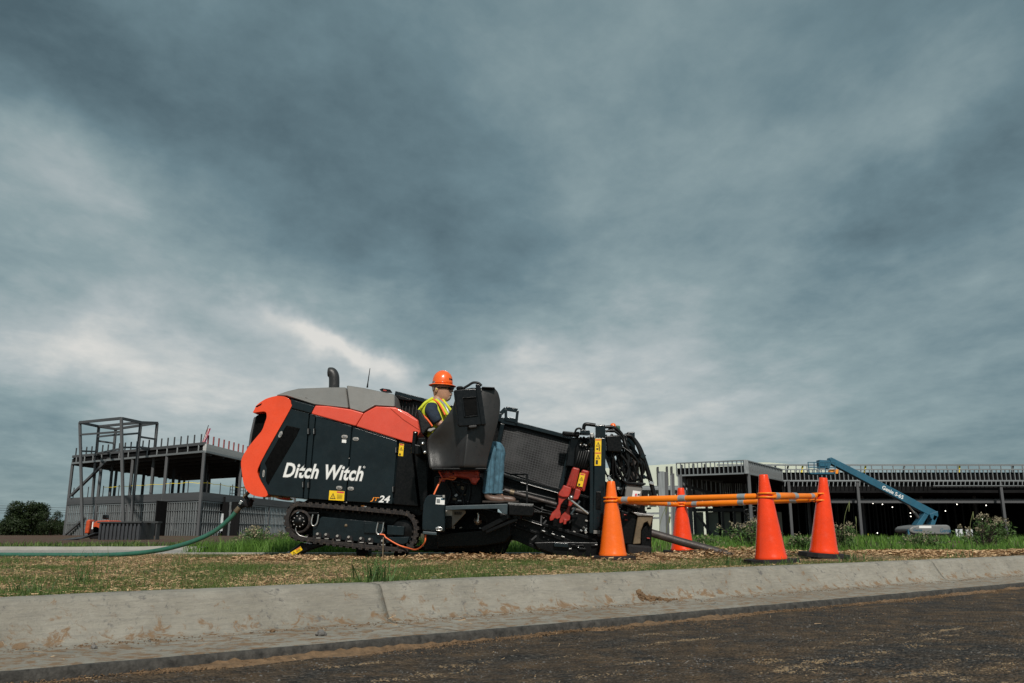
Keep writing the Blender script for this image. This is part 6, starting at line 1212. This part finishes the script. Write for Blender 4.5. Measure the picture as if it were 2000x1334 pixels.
# ---- tall grass behind the back kerb
def strip(n, x0, x1, y0, y1, h0, h1, seed, cond=None):
    r = np.random.default_rng(seed); x = r.uniform(x0, x1, n); y = r.uniform(y0, y1, n); m = np.array([noise.noise((a * .8, b * .5, 9)) for a, b in zip(x, y)]); keep = m > -.3
    if cond is not None: keep &= cond(x, y)
    x, y, m = x[keep], y[keep], m[keep]; h = r.uniform(h0, h1, len(x)) * (1 + .8 * m) * np.where((x > 1.6) & (y < 15), .68, 1); return np.stack([x, y, np.full(len(x), -.04)], 1), np.maximum(.05, h)
g, h = strip(30000, -4.6, 9.6, 11.95, 14.5, .13, .30, 21, lambda x, y: (x > -4.7 + (y - 12) * .3) & ((x < 1.6) | (rng.random(len(x)) < .5))); tag(blades('tall_grass', g, h, rng.uniform(.006, .012, len(g)), 'tall', .7), 'bright tall grass behind the machine and cones', 'grass', kind='stuff')
g, h = strip(16000, 1.5, 34, 15, 46, .12, .26, 22); tag(blades('field_grass', g, h, rng.uniform(.015, .035, len(g)), 'tall', .6), 'green rough grass in front of the right building', 'grass', kind='stuff')
g, h = strip(7000, -26, -4.5, 17, 21, .06, .16, 23); tag(blades('drive_grass', g, h, rng.uniform(.012, .03, len(g)), 'grass', .7), 'thin strip of grass beyond the concrete drive', 'grass', kind='stuff')
# flowering weeds
def bush(px, py, Y, w_, h, nb, label):
    b = P(px, py, Y); b.z = -.05; t = thing('flowering_weed', b, label, 'weed', 'pale flowering weeds behind the verge'); st = MB(); tips = []
    for k in range(26):
        e = b + Vector((random.gauss(0, w_ * .42), random.gauss(0, w_ * .3), h * random.uniform(.6, 1.08))); e.z -= abs(e.x - b.x) * .35; st.tube([b + Vector((random.gauss(0, .05), 0, 0)), b.lerp(e, .6) + Vector((0, 0, .04)), e], [.008, .006, .003], 5); tips.append(e)
    st.build('stem', 'bark', t); cloud_leaves('foliage', [(p.x, p.y, p.z - h * .22, w_ * .28) for p in tips], 900, .035, 'weed', t, .3); cloud_leaves('bloom', [(p.x, p.y, p.z, .06) for p in tips], nb, .014, 'bloom', t, .9)
random.seed(4)
bush(1459, 1062, 15.5, .52, .58, 700, 'big pale flowering weed just left of the nearest cone'); bush(1925, 1064, 15.5, .55, .62, 700, 'tall pale flowering weed at far right behind the soil mound'); bush(1642, 1062, 14.5, .34, .48, 450, 'pale flowering weed peeping out right of the tilted cone'); bush(1380, 1066, 14, .42, .26, 350, 'low pale weed between the farthest cone and the nearest cone')
bush(500, 1064, 14.5, .6, .42, 600, 'pale flowering weed left of the track near the hose'); bush(560, 1064, 14, .35, .36, 350, 'low pale flowering weed beside the rear end of the track'); bush(1795, 1064, 16, .6, .32, 350, 'low pale weed in front of the boom lift'); bush(1560, 1064, 14.5, .3, .3, 200, 'small pale weed between the nearest cone and the tilted cone')
# single tufts and stalks on the verge
def tuft(px, py, n, h, label, w0=.008, spread=.8):
    d = ray(px, py); tt = (.035 - CZ) / d.z; b = d * tt + Vector((0, 0, CZ)); b.z = gz(b.x, b.y) - .005; t = thing('grass_tuft', b, label, 'grass tuft', 'single tufts on the verge'); r = b - org(t)
    base = np.array([[random.gauss(0, .06), random.gauss(0, .03), 0] for _ in range(n)]); o = blades('blade_cluster', base, rng.uniform(.4, 1, n) * h, np.full(n, w0), 'weed', spread, parent=t); o['kind'] = 'stuff'; return o
tuft(735, 1134, 60, .2, 'spiky green tuft at the kerb joint below the machine', .007, 1.4); tuft(160, 1128, 40, .18, 'thin upright tuft on the verge at lower left', .0045, .8); tuft(195, 1108, 12, .24, 'tall wispy stalks left of the hose bend', .006, .3); tuft(345, 1098, 12, .2, 'wispy stalks under the rising hose', .006, .7); tuft(1430, 1098, 22, .14, 'low tuft between the rod end and the nearest cone'); tuft(1665, 1096, 34, .16, 'leafy tuft right of the tilted cone'); tuft(965, 1086, 8, .16, 'few pale stalks below the front step', .006, .5); tuft(1140, 1088, 10, .14, 'pale stalks left of the pale cone', .006, .8); tuft(1545, 1100, 20, .10, 'short tuft at the base of the nearest cone'); tuft(60, 1150, 90, .12, 'thick dark tuft at the kerb in the lower left corner', .0045, 1.0); tuft(1880, 1088, 26, .12, 'tuft on the soil mound by the right end of the kerb')
for k, (px, Y, hh_) in enumerate(((1592, 14.2, .75), (1652, 14.2, .85), (1675, 14, .6), (1500, 14.4, .7), (1290, 13, .75), (1302, 13.4, .6), (1898, 15, .7))):
    b = P(px, 1060, Y); b.z = -.05; t = thing('seed_stalk', b, ('seed stalk between the nearest and the tilted cone', 'tallest seed stalk right of the tilted cone', 'bent seed stalk farther right of the tilted cone', 'seed stalk just behind the nearest cone', 'tall thin stalk right of the vice', 'shorter thin stalk right of the vice', 'seed stalk left of the tall flowering weed')[k], 'stalk', 'seed stalks behind the cones'); tp_ = b + Vector((random.uniform(-.12, .12), 0, hh_))
    MB().tube(smoothpath([b, b + Vector((0, 0, hh_ * .6)), tp_], 4), .004, 5).build('stem', 'stalk', t); MB().tube([b.lerp(tp_, .8), b.lerp(tp_, .92), tp_], [.005, .011, .003], 6).build('seed_head', 'stalk', t)
# ---- stones, clods and mud
def lump(c, r, seed, flat=.6):
    bm = bmesh.new(); bmesh.ops.create_icosphere(bm, subdivisions=2, radius=1); vs = [Vector(v.co) for v in bm.verts]; fs = [tuple(v.index for v in f.verts) for f in bm.faces]; bm.free()
    return [Vector(c) + Vector((v.x, v.y, v.z * flat)) * r * (1 + .55 * noise.noise(v * 1.6 + Vector((seed, 0, 0)))) for v in vs], fs
def rockt(s, w, r, label, mat='stone', z=None, nm='stone', cat='stone'):
    p = K(s, w, 0); z = z if z is not None else -.145; v, f = lump((p.x, p.y, z + r * .45), r, s * 13, .75); tag(MB().add(v, f).build(nm, mat), label, cat)
def pick(px, py, z): d = ray(px, py); q = d * ((z - CZ) / d.z); return (q - KO).dot(KT), (q - KO).dot(KN)
s, w = pick(627, 1243, -.145); rockt(s, w, .022, 'small grey stone lying on the gutter below the kerb joint')
s, w = pick(183, 1267, -.145); rockt(s, w, .013, 'tiny dark stone on the gutter at left')
s, w = pick(532, 1235, -.145); rockt(s, w, .012, 'flat dark chip on the gutter left of the small stone', 'mud')
s, w = pick(847, 1125, .03); p = K(s, w); v, f = lump((p.x, p.y, gz(p.x, p.y) + .012), .026, 3); tag(MB().add(v, f).build('stone', 'stone'), 'rounded grey stone on the verge above the kerb', 'stone')
# mud clump against the kerb
mc = MB(); s0, w0 = pick(1262, 1172, -.13)
for k in range(90):
    u = random.random() ** 1.5; hmax = .085 * (1 - u) ** 2.2 + .008; z_ = hmax * random.random() * .8; p = K(s0 + .30 * u + random.gauss(0, .004), .236 + .03 * u - .55 * z_ + random.gauss(0, .008)); v, f = lump((p.x, p.y, -.144 + z_), random.uniform(.009, .019) * (1 - .45 * u), k * 1.7, .85); mc.add(v, f)
tag(mc.build('mud_clump', 'mud'), 'brown clump of dried mud slumped against the kerb face', 'mud', kind='stuff')
# uneven ridge of mud along the gutter lip
rg = MB(); nr_ = 420
for i in range(nr_ + 1):
    s = -3.6 + 12.8 * i / nr_; a_ = max(0, .28 + .9 * noise.noise((s * .9, 3, 0)) + .5 * noise.noise((s * 4, 1, 0)))
    wd_ = .012 + .12 * a_
    for j in range(7):
        u = j / 6; w = .944 + wd_ * u; p = K(s, w); hgt = (.002 + .022 * a_) * (1 - u) ** 1.4 + .012 * noise.noise((p.x * 30, p.y * 30, 5)) * (1 - u) + .006 * noise.noise((p.x * 80, p.y * 80, 5)) * (1 - u); rg.v.append(Vector((p.x, p.y, -.186 + (.008 if j < 6 else 0) + max(0, hgt))))
rg.f = [(i * 7 + j, i * 7 + j + 1, (i + 1) * 7 + j + 1, (i + 1) * 7 + j) for i in range(nr_) for j in range(6)]; rg.sm = [True] * len(rg.f)
tag(rg.build('mud_ridge', 'mud'), 'low uneven ridge of dried mud lying along the gutter lip', 'mud', kind='stuff')
# scattered grit on gutter and road, crust of mud along the gutter lip
V0, F0 = lump((0, 0, 0), 1, 2.2); 
bm = bmesh.new(); bmesh.ops.create_icosphere(bm, subdivisions=1, radius=1); LV = np.array([v.co[:] for v in bm.verts]); LF = np.array([[v.index for v in f.verts] for f in bm.faces]); bm.free()
def grit(name, P_, r_, mat, label, cat, flat=.6):
    n = len(P_); sc_ = np.stack([r_ * rng.uniform(.6, 1.5, n), r_ * rng.uniform(.6, 1.5, n), r_ * flat * rng.uniform(.5, 1.3, n)], 1); a = rng.uniform(0, 6.28, n); L_ = LV[None] * (1 + .35 * rng.normal(size=(n, len(LV), 1)) * .6); V = L_ * sc_[:, None]; c, s = np.cos(a)[:, None], np.sin(a)[:, None]
    V = np.stack([V[..., 0] * c - V[..., 1] * s, V[..., 0] * s + V[..., 1] * c, V[..., 2]], 2) + P_[:, None]; T = (LF[None] + (np.arange(n) * len(LV))[:, None, None]).reshape(-1, 3)
    return tag(fast_mesh(name, V.reshape(-1, 3), np.zeros((0, 4), int), np.repeat(rng.uniform(0, 1, n), len(LV)), mat, None, T), label, cat, kind='stuff')
def kpts(n, wf, z, s0=-3.2, s1=9.0, pw=1.4):
    o = []
    for _ in range(n): s = s0 + (s1 - s0) * random.random() ** pw; w = wf(s); p = K(s, w); o.append((p.x, p.y, z(w) if callable(z) else z))
    return np.array(o)
g = kpts(2200, lambda s: .25 + abs(random.gauss(0, .10)), -.1445); grit('gutter_crumbs', g, rng.uniform(.001, .004, len(g)) * np.where(rng.random(len(g)) < .04, 2, 1), 'mud', 'brown mud crumbs along the foot of the kerb', 'mud')
g = kpts(260, lambda s: random.uniform(.3, .9), -.142); grit('gutter_grit', g, rng.uniform(.0015, .006, len(g)), 'stone', 'dark grit scattered on the concrete gutter', 'grit')
g = kpts(15000, lambda s: .945 + abs(random.gauss(0, .075)) * max(.15, 1 + 1.6 * noise.noise((s * 1.3, 0, 0))), lambda w: -.181 + max(0, .014 - (w - .945) * .12) * random.random()); grit('mud_crust', g, rng.uniform(.001, .004, len(g)), 'mud', 'crust of brown dried mud along the gutter edge', 'mud', .8)
g = lawn_pts(2600, lambda x, y, f, w: f < .1 or w > -.12); grit('verge_clods', g + np.array([0, 0, .004]), rng.uniform(.003, .011, len(g)) * np.where(rng.random(len(g)) < .05, 2, 1), 'mud', 'brown soil clods lying among the straw', 'soil')
def rp(n, k=1.0):
    o = []
    while len(o) < n:
        y = 1.2 + 6.5 * random.random() ** 1.2; x = (random.random() * 2 - 1) * (.66 * y + .2); w = kw(x, y)
        if w > .98: o.append((x, y, -.179 - .004 * (w - .9) + .006 * noise.noise((x * 2.2, y * 2.2, 4)) + .004 * noise.noise((x * 9, y * 9, 1))))
    return np.array(o)
g = rp(32000); grit('road_gravel', g, rng.uniform(.0010, .0036, len(g)) * np.where(rng.random(len(g)) < .03, 1.9, 1), 'gravel', 'loose dark gravel on the asphalt', 'gravel')
g = rp(5000); g = g[[noise.noise((x * .9, y * 1.4, 3)) > .12 for x, y, z in g]]; grit('road_clods', g, rng.uniform(.0015, .006, len(g)) * np.where(rng.random(len(g)) < .05, 2.2, 1), 'mud', 'small brown mud clods on the asphalt', 'mud', .5)
dp = []
for k in range(46):                                        # smears of dry dirt drawn out along the road
    px, py = (random.uniform(1500, 2050), random.uniform(1225, 1330)) if k < 26 else (random.uniform(100, 1900), random.uniform(1235, 1330)); s, w = pick(px, py, -.18); Lk = random.uniform(.05, .35); wk = random.uniform(.008, .03)
    if w < 1.02: continue
    for _ in range(int(900 * Lk)):
        p = K(s + random.gauss(0, Lk * .5), w + random.gauss(0, wk)); dp.append((p.x, p.y, -.181 - .004 * (kw(p.x, p.y) - .9) + .006 * noise.noise((p.x * 2.2, p.y * 2.2, 4)) + .004 * noise.noise((p.x * 9, p.y * 9, 1)) + .002))
dp = np.array(dp); grit('road_dirt', dp, rng.uniform(.0015, .0055, len(dp)), 'dust', 'smears of pale dry dirt on the asphalt, thickest at lower right', 'dirt', .45)
V = kpts(380, lambda s: random.uniform(.24, .8) if random.random() < .7 else random.uniform(.95, 1.6), lambda w: -.141 if w < .93 else -.174); straw('gutter_straw', V, rng.uniform(.01, .045, len(V)), rng.uniform(.001, .002, len(V)), 'dry straw stalks strewn in the gutter')
